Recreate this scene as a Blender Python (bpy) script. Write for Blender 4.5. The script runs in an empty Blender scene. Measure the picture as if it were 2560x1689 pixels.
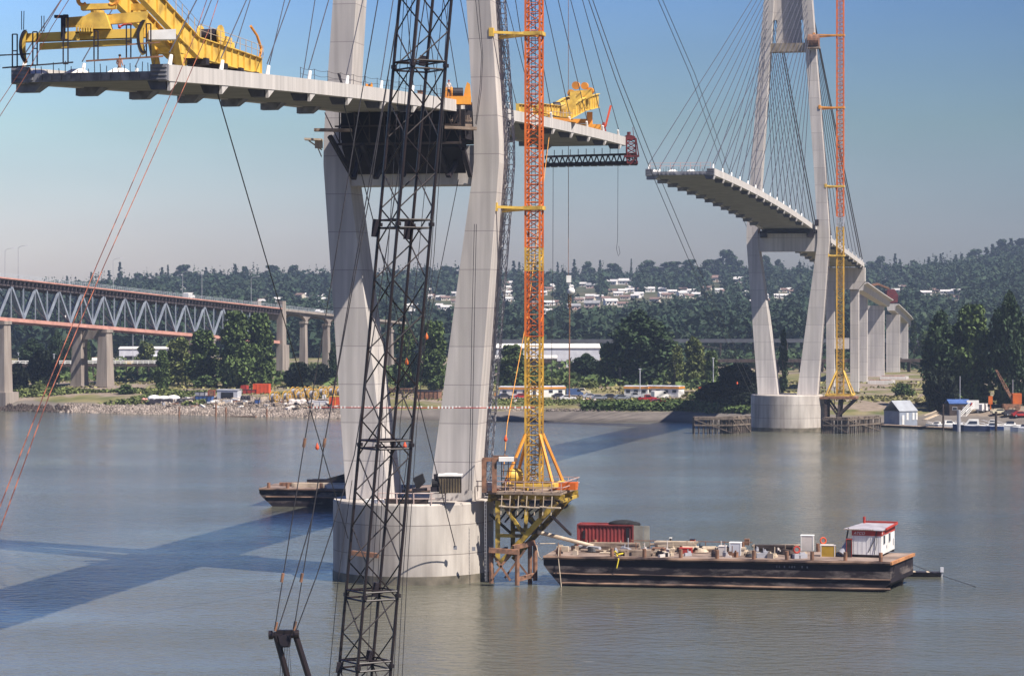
import bpy, math, random
import numpy as np
from mathutils import Vector, Matrix, noise
random.seed(7); np.random.seed(7)
V3 = Vector; R = math.radians
scn = bpy.context.scene; COL = scn.collection

# ---------------------------------------------------------------- camera, sky, sun
FX, CX, HY, CZ = 6454.0, 1280.0, 767.0, 29.15          # focal length, centre, horizon (photo pixels) and eye height
cam = bpy.data.cameras.new('camera'); camo = bpy.data.objects.new('camera', cam); COL.objects.link(camo)
camo.location = (0, 0, CZ); camo.rotation_euler = (R(90), 0, 0)
cam.sensor_width = 36; cam.lens = 36*FX/2560; cam.shift_y = -(844.5-HY)/2560
cam.clip_start = 1; cam.clip_end = 9000; scn.camera = camo

SUN_EL = R(54.5); SUN_AZ = math.atan2(0.80, -0.60)      # clockwise from +Y
SUND = V3((math.sin(SUN_AZ)*math.cos(SUN_EL), math.cos(SUN_AZ)*math.cos(SUN_EL), math.sin(SUN_EL)))
w = bpy.data.worlds.new('World'); scn.world = w; w.use_nodes = True
nt = w.node_tree; bg = nt.nodes['Background']
sky = nt.nodes.new('ShaderNodeTexSky'); sky.sky_type = 'NISHITA'; sky.sun_disc = False
sky.sun_elevation = SUN_EL; sky.sun_rotation = SUN_AZ; sky.air_density = 1.0; sky.dust_density = 0.8; sky.ozone_density = 2.5
bg.inputs['Strength'].default_value = 0.05
# sky tint: hazy lavender low down, overhead darkened to deepen shade, lens-like falloff rightwards
tcw = nt.nodes.new('ShaderNodeTexCoord'); sxw = nt.nodes.new('ShaderNodeSeparateXYZ'); nt.links.new(tcw.outputs['Generated'], sxw.inputs[0])
def wramp(sock, lo, hi, stops):
    mr = nt.nodes.new('ShaderNodeMapRange'); mr.inputs[1].default_value = lo; mr.inputs[2].default_value = hi; nt.links.new(sock, mr.inputs[0])
    rp = nt.nodes.new('ShaderNodeValToRGB'); e = rp.color_ramp.elements
    while len(e) < len(stops): e.new(.5)
    for el, (p, c) in zip(e, stops): el.position = p; el.color = (*c, 1)
    nt.links.new(mr.outputs[0], rp.inputs[0]); return rp.outputs[0]
el_t = wramp(sxw.outputs['Z'], 0, .5, [(0, (.62,.57,.67)), (.06, (.58,.56,.65)), (.14, (.47,.55,.57)), (.25, (.36,.52,.76)), (.45, (.17,.31,.68)), (1, (.11,.18,.40))])
az_t = wramp(sxw.outputs['X'], -.25, .25, [(0, (.95,.90,.86)), (.5, (.54,.53,.54)), (1, (.31,.335,.36))])
m1 = nt.nodes.new('ShaderNodeVectorMath'); m1.operation = 'MULTIPLY'; m2 = nt.nodes.new('ShaderNodeVectorMath'); m2.operation = 'MULTIPLY'; m3 = nt.nodes.new('ShaderNodeVectorMath'); m3.operation = 'SCALE'; m3.inputs['Scale'].default_value = 3.2
nt.links.new(sky.outputs[0], m1.inputs[0]); nt.links.new(el_t, m1.inputs[1]); nt.links.new(m1.outputs[0], m2.inputs[0]); nt.links.new(az_t, m2.inputs[1]); nt.links.new(m2.outputs[0], m3.inputs[0])
nt.links.new(m3.outputs[0], bg.inputs[0])
sl = bpy.data.lights.new('sun', 'SUN'); sl.energy = 5.0; sl.angle = R(0.5); sl.color = (1.0, 0.93, 0.84)
so = bpy.data.objects.new('sun', sl); COL.objects.link(so); so.rotation_euler = (-SUND).to_track_quat('-Z', 'Y').to_euler()
scn.view_settings.view_transform = 'Standard'; scn.view_settings.look = 'None'
scn.view_settings.exposure = 0.88; scn.view_settings.gamma = 1.0

# faint uneven haze in the sky
nzw = nt.nodes.new('ShaderNodeTexNoise'); nzw.inputs['Scale'].default_value = 9; nzw.inputs['Detail'].default_value = 5; mpw = nt.nodes.new('ShaderNodeMapping'); mpw.inputs['Scale'].default_value = (1, 1, 4)
mrw = nt.nodes.new('ShaderNodeMapRange'); mrw.inputs[1].default_value = .3; mrw.inputs[2].default_value = .7; mrw.inputs[3].default_value = 3.08; mrw.inputs[4].default_value = 3.34
nt.links.new(tcw.outputs['Generated'], mpw.inputs[0]); nt.links.new(mpw.outputs[0], nzw.inputs['Vector']); nt.links.new(nzw.outputs['Fac'], mrw.inputs[0]); nt.links.new(mrw.outputs[0], m3.inputs['Scale'])

# ---------------------------------------------------------------- helpers
def S(x, y, D): return V3(((x-CX)*D/FX, D, CZ-(y-HY)*D/FX))          # photo pixel at a depth
def G(x, y, z=0.0):                                                   # photo pixel on a level plane
    D = (CZ-z)*FX/(y-HY); return V3(((x-CX)*D/FX, D, z))
BU = V3((0.2230, 0.9748, 0)); BV = V3((0.9748, -0.2230, 0)); BO = V3((-10.65, 279.0, 0))
def B(u, v, z): return BO + BU*u + BV*v + V3((0, 0, z))               # bridge axes: along, across, up
ZUP = V3((0, 0, 1))

class MB:
    def __init__(s): s.v = []; s.f = []; s.m = []; s.mi = 0
    def add(s, vs, fs):
        o = len(s.v); s.v += [tuple(p) for p in vs]
        for f in fs: s.f.append(tuple(i+o for i in f)); s.m.append(s.mi)
        return s
    def hexa(s, b, t): return s.add(list(b)+list(t), [(3,2,1,0),(4,5,6,7),(0,1,5,4),(1,2,6,5),(2,3,7,6),(3,0,4,7)])
    def box(s, c, size, ax=None, ay=None):
        c = V3(c); ax = V3(ax) if ax is not None else V3((1,0,0)); ay = V3(ay) if ay is not None else V3((0,1,0))
        az = ax.cross(ay); x = ax*size[0]/2; y = ay*size[1]/2; z = az*size[2]/2
        return s.hexa([c-x-y-z, c+x-y-z, c+x+y-z, c-x+y-z], [c-x-y+z, c+x-y+z, c+x+y+z, c-x+y+z])
    def beam(s, p, q, wd, h=None, up=ZUP):
        p = V3(p); q = V3(q); h = h or wd; d = (q-p).normalized(); up = V3(up)
        if abs(d.dot(up)) > .98: up = V3((1,0,0)) if abs(d.x) < .9 else V3((0,1,0))
        a = d.cross(up).normalized(); b = a.cross(d).normalized()
        a = a*wd/2; b = b*h/2
        return s.hexa([p-a-b, p+a-b, p+a+b, p-a+b], [q-a-b, q+a-b, q+a+b, q-a+b])
    def tube(s, p, q, r, n=6, r2=None): return s.path([p, q], r, n, r2)
    def path(s, pts, r, n=6, r2=None):
        pts = [V3(p) for p in pts]; rings = []; up = None
        for i, p in enumerate(pts):
            d = (pts[min(i+1, len(pts)-1)]-pts[max(i-1, 0)]).normalized()
            if up is None:
                up = ZUP if abs(d.z) < .95 else V3((1,0,0))
            a = d.cross(up).normalized(); b = a.cross(d).normalized(); up = b
            rr = r if r2 is None else r+(r2-r)*i/(len(pts)-1)
            rings.append([p+a*rr*math.cos(t)+b*rr*math.sin(t) for t in [2*math.pi*k/n for k in range(n)]])
        return s.loft(rings)
    def loft(s, rings, cap=True):
        n = len(rings[0]); vs = [p for r in rings for p in r]; fs = []
        for i in range(len(rings)-1):
            for k in range(n):
                a = i*n+k; b = i*n+(k+1) % n; fs.append((a, b, b+n, a+n))
        if cap: fs.append(tuple(range(n-1, -1, -1))); fs.append(tuple((len(rings)-1)*n+k for k in range(n)))
        return s.add(vs, fs)
    def prism(s, pts, off):
        pts = [V3(p) for p in pts]; off = V3(off); return s.loft([pts, [p+off for p in pts]])
    def lathe(s, c, prof, n=24):
        c = V3(c); return s.loft([[c+V3((r*math.cos(2*math.pi*k/n), r*math.sin(2*math.pi*k/n), z)) for k in range(n)] for r, z in prof])
    def ball(s, c, r, n=10):
        rx = r if isinstance(r, (tuple, list)) else (r, r, r); c = V3(c)
        return s.loft([[c+V3((rx[0]*math.sin(a)*math.cos(2*math.pi*k/n), rx[1]*math.sin(a)*math.sin(2*math.pi*k/n), rx[2]*math.cos(a))) for k in range(n)]
                       for a in [math.pi*(.02+.96*i/6) for i in range(7)]])
    def wheel(s, c, axis, r, wd, n=16):
        axis = V3(axis).normalized(); c = V3(c); return s.path([c-axis*wd/2, c+axis*wd/2], r, n)
    def ring(s, c, axis, r, t, n=18, k=6):
        axis = V3(axis).normalized(); a = axis.orthogonal().normalized(); b = axis.cross(a); vs = []; fs = []; c = V3(c)
        for i in range(n):
            th_ = 2*math.pi*i/n; rad = a*math.cos(th_)+b*math.sin(th_)
            for j in range(k):
                ph = 2*math.pi*j/k; vs.append(c+rad*(r+t*math.cos(ph))+axis*t*math.sin(ph))
        for i in range(n):
            for j in range(k):
                p = i*k+j; q = i*k+(j+1) % k; i2 = ((i+1) % n)*k
                fs.append((p, q, i2+(j+1) % k, i2+j))
        return s.add(vs, fs)
    def build(s, name, mat, parent=None, smooth=False, label=None, local=False):
        me = bpy.data.meshes.new(name)
        vs = s.v
        if parent is not None and not local:
            iv = WM.get(parent.name, Matrix.Identity(4)).inverted(); vs = [tuple(iv @ V3(p)) for p in vs]
        me.from_pydata(vs, [], s.f)
        for m in (mat if isinstance(mat, list) else [mat]): me.materials.append(m)
        if isinstance(mat, list): me.polygons.foreach_set('material_index', s.m)
        if smooth: me.polygons.foreach_set('use_smooth', [True]*len(me.polygons))
        me.update()
        import bmesh
        bm = bmesh.new(); bm.from_mesh(me); bmesh.ops.recalc_face_normals(bm, faces=bm.faces); bm.to_mesh(me); bm.free()
        o = bpy.data.objects.new(name, me); COL.objects.link(o)
        if parent is not None: o.parent = parent; WM[o.name] = WM.get(parent.name, Matrix.Identity(4))
        if label: o['label'] = label
        return o
WM = {}
def tag(o, label, cat, group=None):
    o['label'] = label; o['category'] = cat
    if group: o['group'] = group
    return o
def th(name, label, cat, loc=(0,0,0), group=None, rz=0.0):
    o = bpy.data.objects.new(name, None); COL.objects.link(o); o.empty_display_size = .5
    o.location = loc; o.rotation_euler = (0, 0, rz); WM[o.name] = Matrix.Translation(V3(loc)) @ Matrix.Rotation(rz, 4, 'Z')
    return tag(o, label, cat, group)
def dup(root, loc, rz=0.0, sc=1.0, label=None, group=None):
    def cp(o, par):
        c = o.copy(); COL.objects.link(c)
        if par: c.parent = par
        for ch in list(o.children): cp(ch, c)
        return c
    r = cp(root, None); r.location = loc; r.rotation_euler = (0, 0, rz)
    r.scale = sc if isinstance(sc, (tuple, list)) else (sc, sc, sc)
    if label: r['label'] = label
    if group: r['group'] = group
    return r
def struct(o): o['kind'] = 'structure'; return o
def stuff(o, label, cat): o['kind'] = 'stuff'; return tag(o, label, cat)
ORD = ['first','second','third','fourth','fifth','sixth','seventh','eighth','ninth','tenth','eleventh','twelfth','thirteenth','fourteenth','fifteenth',
       'sixteenth','seventeenth','eighteenth','nineteenth','twentieth']
TENS = {2: 'twenty', 3: 'thirty', 4: 'forty', 5: 'fifty', 6: 'sixty', 7: 'seventy', 8: 'eighty', 9: 'ninety'}
def ordw(i):
    n = i+1
    if n > 100: return 'hundred-and-'+ordw(n-101)
    if n == 100: return 'hundredth'
    if n <= 20: return ORD[i]
    t, u = divmod(n, 10)
    return (TENS[t][:-1]+'ieth') if u == 0 else TENS[t]+'-'+ORD[u-1]

# ---------------------------------------------------------------- materials
MATS = {}
def mat(name, c, c2=None, sc=1.0, rough=.8, metal=0.0, bump=0.0, stretch=(1,1,1), detail=5, spec=.3, lo=.35, hi=.65, fine=0.0):
    if name in MATS: return MATS[name]
    m = bpy.data.materials.new(name); m.use_nodes = True; n = m.node_tree; L = n.links; b = n.nodes['Principled BSDF']
    c2 = c2 or tuple(x*.75 for x in c)
    tc = n.nodes.new('ShaderNodeTexCoord'); mp = n.nodes.new('ShaderNodeMapping'); mp.inputs['Scale'].default_value = stretch
    nz = n.nodes.new('ShaderNodeTexNoise'); nz.inputs['Scale'].default_value = sc; nz.inputs['Detail'].default_value = detail
    rp = n.nodes.new('ShaderNodeValToRGB'); rp.color_ramp.elements[0].position = lo; rp.color_ramp.elements[1].position = hi
    rp.color_ramp.elements[0].color = (*c2, 1); rp.color_ramp.elements[1].color = (*c, 1)
    L.new(tc.outputs['Object'], mp.inputs[0]); L.new(mp.outputs[0], nz.inputs['Vector']); L.new(nz.outputs['Fac'], rp.inputs[0])
    L.new(rp.outputs[0], b.inputs['Base Color'])
    b.inputs['Roughness'].default_value = rough; b.inputs['Metallic'].default_value = metal; b.inputs['Specular IOR Level'].default_value = spec
    if bump:
        bp = n.nodes.new('ShaderNodeBump'); bp.inputs['Strength'].default_value = bump; bp.inputs['Distance'].default_value = .1
        L.new(nz.outputs['Fac'], bp.inputs['Height']); L.new(bp.outputs[0], b.inputs['Normal'])
    MATS[name] = m; return m
def leafmat(name, c, c2, sc=.25, lo=.45, hi=1.5):
    m = mat(name, c, c2, sc=sc, rough=.75, spec=.15, lo=.3, hi=.7); n = m.node_tree; L = n.links; b = n.nodes['Principled BSDF']
    g = n.nodes.new('ShaderNodeNewGeometry'); mr = n.nodes.new('ShaderNodeMapRange')
    mr.inputs[3].default_value = lo; mr.inputs[4].default_value = hi
    mx = n.nodes.new('ShaderNodeVectorMath'); mx.operation = 'SCALE'
    src = b.inputs['Base Color'].links[0].from_socket
    L.new(g.outputs['Random Per Island'], mr.inputs[0]); L.new(src, mx.inputs[0]); L.new(mr.outputs[0], mx.inputs['Scale'])
    L.new(mx.outputs[0], b.inputs['Base Color'])
    return m
def concrete(name, c, c2, joint=None):
    """blotchy concrete with vertical run-off streaks and, where asked, pour joints every so many metres"""
    m = mat(name, c, c2, sc=.35, rough=.9, bump=.15, stretch=(1,1,.25), detail=8, spec=.2, lo=.3, hi=.7); n = m.node_tree; L = n.links; b = n.nodes['Principled BSDF']
    src = b.inputs['Base Color'].links[0].from_socket
    tc = n.nodes.new('ShaderNodeTexCoord'); mp = n.nodes.new('ShaderNodeMapping'); mp.inputs['Scale'].default_value = (1.6, 1.6, .05)
    nz = n.nodes.new('ShaderNodeTexNoise'); nz.inputs['Scale'].default_value = 1.0; nz.inputs['Detail'].default_value = 6
    mr = n.nodes.new('ShaderNodeMapRange'); mr.inputs[1].default_value = .35; mr.inputs[2].default_value = .7; mr.inputs[3].default_value = .80; mr.inputs[4].default_value = 1.06
    vm = n.nodes.new('ShaderNodeVectorMath'); vm.operation = 'SCALE'
    L.new(tc.outputs['Object'], mp.inputs[0]); L.new(mp.outputs[0], nz.inputs['Vector']); L.new(nz.outputs['Fac'], mr.inputs[0])
    L.new(src, vm.inputs[0]); L.new(mr.outputs[0], vm.inputs['Scale']); out = vm.outputs[0]
    if joint and name == 'tower_concrete':
        # the lowest pours, cast later, are paler
        s0 = n.nodes.new('ShaderNodeSeparateXYZ'); l0 = n.nodes.new('ShaderNodeMapRange'); l0.inputs[1].default_value = 8.1; l0.inputs[2].default_value = 8.3; l0.inputs[3].default_value = 1.16; l0.inputs[4].default_value = 1.0
        v0 = n.nodes.new('ShaderNodeVectorMath'); v0.operation = 'SCALE'; L.new(tc.outputs['Object'], s0.inputs[0]); L.new(s0.outputs['Z'], l0.inputs[0]); L.new(out, v0.inputs[0]); L.new(l0.outputs[0], v0.inputs['Scale']); out = v0.outputs[0]
    if joint:
        sx = n.nodes.new('ShaderNodeSeparateXYZ'); md = n.nodes.new('ShaderNodeMath'); md.operation = 'MODULO'; md.inputs[1].default_value = joint
        lt = n.nodes.new('ShaderNodeMath'); lt.operation = 'LESS_THAN'; lt.inputs[1].default_value = .07
        # each pour is a slightly different shade
        fl = n.nodes.new('ShaderNodeMath'); fl.operation = 'DIVIDE'; fl.inputs[1].default_value = joint
        f2 = n.nodes.new('ShaderNodeMath'); f2.operation = 'FLOOR'; wn = n.nodes.new('ShaderNodeTexWhiteNoise'); wn.noise_dimensions = '1D'
        m2 = n.nodes.new('ShaderNodeMapRange'); m2.inputs[3].default_value = .93; m2.inputs[4].default_value = 1.05
        v2 = n.nodes.new('ShaderNodeVectorMath'); v2.operation = 'SCALE'
        mx = n.nodes.new('ShaderNodeMix'); mx.data_type = 'RGBA'; mx.inputs[7].default_value = (c2[0]*.6, c2[1]*.58, c2[2]*.6, 1)
        L.new(tc.outputs['Object'], sx.inputs[0]); L.new(sx.outputs['Z'], md.inputs[0]); L.new(md.outputs[0], lt.inputs[0])
        L.new(sx.outputs['Z'], fl.inputs[0]); L.new(fl.outputs[0], f2.inputs[0]); L.new(f2.outputs[0], wn.inputs['W']); L.new(wn.outputs['Value'], m2.inputs[0])
        L.new(out, v2.inputs[0]); L.new(m2.outputs[0], v2.inputs['Scale'])
        L.new(lt.outputs[0], mx.inputs[0]); L.new(v2.outputs[0], mx.inputs[6]); out = mx.outputs[2]
    L.new(out, b.inputs['Base Color'])
    return m
M_CON = concrete('tower_concrete', (.55,.505,.465), (.41,.375,.36), 4.1)
M_PIER = concrete('pier_concrete', (.56,.51,.455), (.27,.235,.21), 3.1)
M_DECK = concrete('deck_concrete', (.56,.52,.49), (.48,.45,.43))
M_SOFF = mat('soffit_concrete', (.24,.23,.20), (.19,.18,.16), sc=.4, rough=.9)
M_RAW = mat('raw_concrete', (.24,.24,.26), (.13,.13,.15), sc=1.2, rough=.9)
M_WHITE = mat('white_paint', (.78,.76,.73), (.62,.60,.57), sc=.7, rough=.6)
M_YEL = mat('yellow_paint', (.66,.43,.08), (.36,.22,.05), sc=.8, rough=.6, lo=.3, hi=.52, detail=9)
M_ORG = mat('orange_paint', (.62,.14,.02), (.42,.09,.02), sc=.6, rough=.6)
M_ORGY = mat('amber_paint', (.78,.33,.04), (.55,.22,.04), sc=.6, rough=.6)
M_RUST = mat('rusty_steel', (.30,.15,.09), (.12,.07,.05), sc=1.5, rough=.9)
M_DARK = mat('dark_steel', (.035,.028,.034), (.018,.015,.02), sc=1, rough=.55, metal=.2)
M_BOOM = mat('boom_steel', (.014,.010,.012), (.022,.013,.012), sc=.8, rough=.38, metal=.1, spec=.5)
M_ROPE = mat('wire_rope', (.06,.055,.06), (.03,.03,.035), sc=2, rough=.6, metal=.3)
M_STAY = mat('stay_sheath', (.07,.07,.09), (.05,.05,.06), sc=1, rough=.5)
M_RROPE = mat('rusty_rope', (.30,.10,.06), (.10,.035,.03), sc=.9, rough=.8, lo=.45, hi=.55)
M_OROPE = mat('orange_rope', (.65,.30,.06), (.45,.20,.05), sc=2, rough=.8)
M_WOOD = mat('weathered_wood', (.34,.26,.20), (.17,.12,.09), sc=1.2, rough=.9)
M_DWOOD = mat('dark_timber', (.07,.05,.045), (.03,.022,.02), sc=1.2, rough=.9)
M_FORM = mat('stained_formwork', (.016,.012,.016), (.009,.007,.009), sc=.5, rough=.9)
M_LWOOD = mat('light_timber', (.52,.43,.33), (.36,.28,.2), sc=1.2, rough=.9)
M_RED = mat('red_paint', (.42,.045,.03), (.28,.035,.03), sc=.8, rough=.7)
M_CONT = mat('container_red', (.26,.04,.038), (.15,.028,.03), sc=.6, rough=.75)
M_ORED = mat('orange_red_paint', (.72,.10,.03), (.55,.08,.03), sc=.8, rough=.6)
M_GREY = mat('grey_metal', (.38,.38,.41), (.28,.28,.31), sc=.8, rough=.6)
M_LGREY = mat('pale_grey_sheet', (.56,.56,.60), (.45,.45,.49), sc=.5, rough=.7)
M_GLASS = mat('dark_glass', (.03,.035,.045), (.02,.02,.03), sc=1, rough=.12, spec=.6)
M_BLUE = mat('blue_paint', (.06,.12,.32), (.04,.08,.22), sc=1, rough=.6)
M_BLACK = mat('black_rubber', (.018,.017,.02), (.01,.01,.012), sc=2, rough=.85)
M_SKIN = mat('skin', (.50,.28,.20), (.42,.22,.16), sc=6, rough=.6)
M_STEELB = mat('truss_grey_blue_paint', (.26,.29,.34), (.17,.19,.24), sc=.5, rough=.6)
M_SALM = mat('salmon_primer', (.58,.30,.24), (.44,.22,.18), sc=.4, rough=.7)
# ---------------------------------------------------------------- water and land
def water_mat():
    m = bpy.data.materials.new('river_water'); m.use_nodes = True; n = m.node_tree; L = n.links; b = n.nodes['Principled BSDF']
    b.inputs['Roughness'].default_value = .12; b.inputs['IOR'].default_value = 1.33; b.inputs['Specular IOR Level'].default_value = .5
    tc = n.nodes.new('ShaderNodeTexCoord')
    def nz(scale, st, det=4):
        mp = n.nodes.new('ShaderNodeMapping'); mp.inputs['Scale'].default_value = st; mp.inputs['Rotation'].default_value = (0, 0, .35)
        t = n.nodes.new('ShaderNodeTexNoise'); t.inputs['Scale'].default_value = scale; t.inputs['Detail'].default_value = det
        L.new(tc.outputs['Object'], mp.inputs[0]); L.new(mp.outputs[0], t.inputs['Vector']); return t.outputs['Fac']
    a = nz(.8, (.7, 1, 1), 8); c = nz(.035, (.5, 1, 1), 4); d = nz(.016, (.35, 1, 1), 3)
    # silt: broad drifting patches of browner and greyer water
    rp = n.nodes.new('ShaderNodeValToRGB'); rp.color_ramp.elements[0].position = .35; rp.color_ramp.elements[1].position = .65
    rp.color_ramp.elements[0].color = (.080, .084, .066, 1); rp.color_ramp.elements[1].color = (.108, .104, .076, 1)
    L.new(d, rp.inputs[0])
    # a few flecks of foam where the current breaks
    fo = nz(.9, (.35, 1, 1), 5); fm = nz(.03, (.4, 1, 1), 3)
    f1 = n.nodes.new('ShaderNodeMapRange'); f1.inputs[1].default_value = .70; f1.inputs[2].default_value = .76; L.new(fo, f1.inputs[0])
    f2 = n.nodes.new('ShaderNodeMapRange'); f2.inputs[1].default_value = .56; f2.inputs[2].default_value = .64; L.new(fm, f2.inputs[0])
    f3 = n.nodes.new('ShaderNodeMath'); f3.operation = 'MULTIPLY'; L.new(f1.outputs[0], f3.inputs[0]); L.new(f2.outputs[0], f3.inputs[1])
    mxf = n.nodes.new('ShaderNodeMix'); mxf.data_type = 'RGBA'; mxf.inputs[7].default_value = (.5, .49, .46, 1)
    L.new(f3.outputs[0], mxf.inputs[0]); L.new(rp.outputs[0], mxf.inputs[6]); L.new(mxf.outputs[2], b.inputs['Base Color'])
    # calm slicks against wind-ruffled water
    mr = n.nodes.new('ShaderNodeMapRange'); mr.inputs[1].default_value = .35; mr.inputs[2].default_value = .65; mr.inputs[3].default_value = .3; mr.inputs[4].default_value = 1.0
    L.new(c, mr.inputs[0]); mu = n.nodes.new('ShaderNodeMath'); mu.operation = 'MULTIPLY'; L.new(a, mu.inputs[0]); L.new(mr.outputs[0], mu.inputs[1])
    bp = n.nodes.new('ShaderNodeBump'); bp.inputs['Strength'].default_value = .75; bp.inputs['Distance'].default_value = .42
    L.new(mu.outputs[0], bp.inputs['Height']); L.new(bp.outputs[0], b.inputs['Normal'])
    return m
wb = MB(); wb.add([(-2500,-300,0),(2500,-300,0),(2500,1000,0),(-2500,1000,0)], [(0,1,2,3)])
struct(wb.build('water', water_mat()))

SH = [(-900,900),(-300,790),(-144,726),(-107,707),(-68,689),(-44,674),(-4,659),(22,655),(43,655),(60,640),(75,632),(91,634),(124,622),(300,590),(900,520)]
def shore(x):
    for (a, ya), (b, yb) in zip(SH, SH[1:]):
        if x <= b: return ya+(yb-ya)*max(0, (x-a))/(b-a)
    return SH[-1][1]
PR = [(-60,-5),(-4,-.6),(0,0),(10,2.6),(24,4.1),(60,4.7),(420,6.0),(3000,7)]
RID = [(-900,30),(-476,33),(-416,38),(-297,47),(7,50),(323,52),(416,60),(476,67),(900,80)]
def lerp(tab, x):
    if x <= tab[0][0]: return tab[0][1]
    for (a, ya), (b, yb) in zip(tab, tab[1:]):
        if x <= b: return ya+(yb-ya)*(x-a)/(b-a)
    return tab[-1][1]
def gz(x, y):
    d = y-shore(x); z = lerp(PR, d)
    if d > 3: z += .5*noise.noise(V3((x*.06, y*.06, 0)))*min(1, d/20)
    if y > 1180:
        t = min(1, (y-1180)/1220); s = t*t*(3-2*t)*.55+t*.45
        z += (lerp(RID, x*2400/max(y, 1180))-6)*s+4*noise.noise(V3((x*.006, y*.006, 3)))*min(1, (y-1180)/300)
    return z
def sheet(name, xs, ys, m):
    b = MB(); nx = len(xs)
    vs = [(x, y, gz(x, y)) for y in ys for x in xs]
    fs = [(j*nx+i, j*nx+i+1, (j+1)*nx+i+1, (j+1)*nx+i) for j in range(len(ys)-1) for i in range(nx-1)]
    b.add(vs, fs); return struct(b.build(name, m, smooth=True))
def ground_mat():
    m = bpy.data.materials.new('bank_ground'); m.use_nodes = True; n = m.node_tree; L = n.links; b = n.nodes['Principled BSDF']; b.inputs['Roughness'].default_value = .95
    b.inputs['Specular IOR Level'].default_value = .1
    tc = n.nodes.new('ShaderNodeTexCoord'); 
    def nz(s, det=6):
        t = n.nodes.new('ShaderNodeTexNoise'); t.inputs['Scale'].default_value = s; t.inputs['Detail'].default_value = det; L.new(tc.outputs['Object'], t.inputs['Vector']); return t.outputs['Fac']
    def ramp(f, p0, p1, c0, c1):
        r = n.nodes.new('ShaderNodeValToRGB'); r.color_ramp.elements[0].position = p0; r.color_ramp.elements[1].position = p1
        r.color_ramp.elements[0].color = (*c0, 1); r.color_ramp.elements[1].color = (*c1, 1); L.new(f, r.inputs[0]); return r.outputs[0]
    grass = ramp(nz(.12), .35, .65, (.085,.095,.035), (.20,.17,.085))
    dirt = ramp(nz(.5), .35, .65, (.25,.20,.16), (.17,.135,.105))
    sand = ramp(nz(.3), .35, .65, (.12,.105,.095), (.155,.135,.12))
    mx = n.nodes.new('ShaderNodeMix'); mx.data_type = 'RGBA'; L.new(ramp(nz(.045, 3), .49, .55, (0,0,0), (1,1,1)), mx.inputs[0]); L.new(grass, mx.inputs[6]); L.new(dirt, mx.inputs[7])
    sx = n.nodes.new('ShaderNodeSeparateXYZ'); L.new(tc.outputs['Object'], sx.inputs[0])
    ad = n.nodes.new('ShaderNodeMath'); ad.operation = 'MULTIPLY_ADD'; ad.inputs[1].default_value = 1.6; L.new(nz(.08, 4), ad.inputs[0]); L.new(sx.outputs['Z'], ad.inputs[2])
    hz = n.nodes.new('ShaderNodeMapRange'); hz.inputs[1].default_value = 2.9; hz.inputs[2].default_value = 3.4; L.new(ad.outputs[0], hz.inputs[0])
    m2 = n.nodes.new('ShaderNodeMix'); m2.data_type = 'RGBA'; L.new(hz.outputs[0], m2.inputs[0]); L.new(sand, m2.inputs[6]); L.new(mx.outputs[2], m2.inputs[7])
    wt = n.nodes.new('ShaderNodeMapRange'); wt.inputs[1].default_value = .1; wt.inputs[2].default_value = .9; wt.inputs[3].default_value = .55; L.new(sx.outputs['Z'], wt.inputs[0])
    vm = n.nodes.new('ShaderNodeVectorMath'); vm.operation = 'SCALE'; L.new(m2.outputs[2], vm.inputs[0]); L.new(wt.outputs[0], vm.inputs['Scale'])
    L.new(vm.outputs[0], b.inputs['Base Color']); return m
xs = [-900,-700,-500,-400,-320]+[-260+4*i for i in range(131)]+[320,400,500,700,900]
ys = [480+4*i for i in range(100)]+[880+20*i for i in range(16)]
sheet('ground', xs, ys, ground_mat())
sheet('hills', [-1100+25*i for i in range(89)], [1180+22*i for i in range(72)], mat('hill_soil', (.05,.06,.03), (.09,.08,.05), sc=.02, rough=.95, spec=.1))

# ---------------------------------------------------------------- the cable-stayed bridge
def ztop(u): return 53.7-1.28e-4*(u-140)**2 if u < 340 else 48.58-.0512*(u-340)
def outer(z):
    t = [(0,6.2),(8.5,6.95),(42,9.55),(44.5,9.74),(47,9.72),(50,9.55),(62,8.72),(102,5.6),(123,4.0)]
    return lerp(t, z)
def wid(z): return lerp([(8.5,4.7),(27,3.75),(44,2.75),(60,2.6),(123,2.2)], z)
def dep(z): return lerp([(8.5,5.8),(44,4.3),(60,4.1),(123,3.6)], z)
VC = .25
def leg(b, u0, s, z0, z1):
    zs = [z for z in [z0, 15, 22, 30, 38, 42, 43.3, 44.5, 45.7, 47, 48.5, 50, 56, 62, 75, 90, 102, 112, z1] if z0 <= z <= z1]
    rings = []
    for z in zs:
        o, i, d = outer(z), outer(z)-wid(z), dep(z)/2
        rings.append([B(u0-d, VC+s*i, z), B(u0-d, VC+s*o, z), B(u0+d, VC+s*o, z), B(u0+d, VC+s*i, z)])
    b.loft(rings)
def pier(u0, label):
    c = B(u0, 0, 0); t = th('bridge_pier', label, 'pier', c)
    MB().lathe(c, [(8.66,-3),(8.66,8.3),(8.58,8.5)], 96).build('caisson', M_PIER, t)
    b = MB()
    b.lathe(c, [(8.72,-.5),(8.72,.9)], 96); b.build('waterline_band', mat('wet_algae', (.20,.17,.13), (.09,.08,.06), sc=.6, rough=.7), t)
    return t
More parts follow.
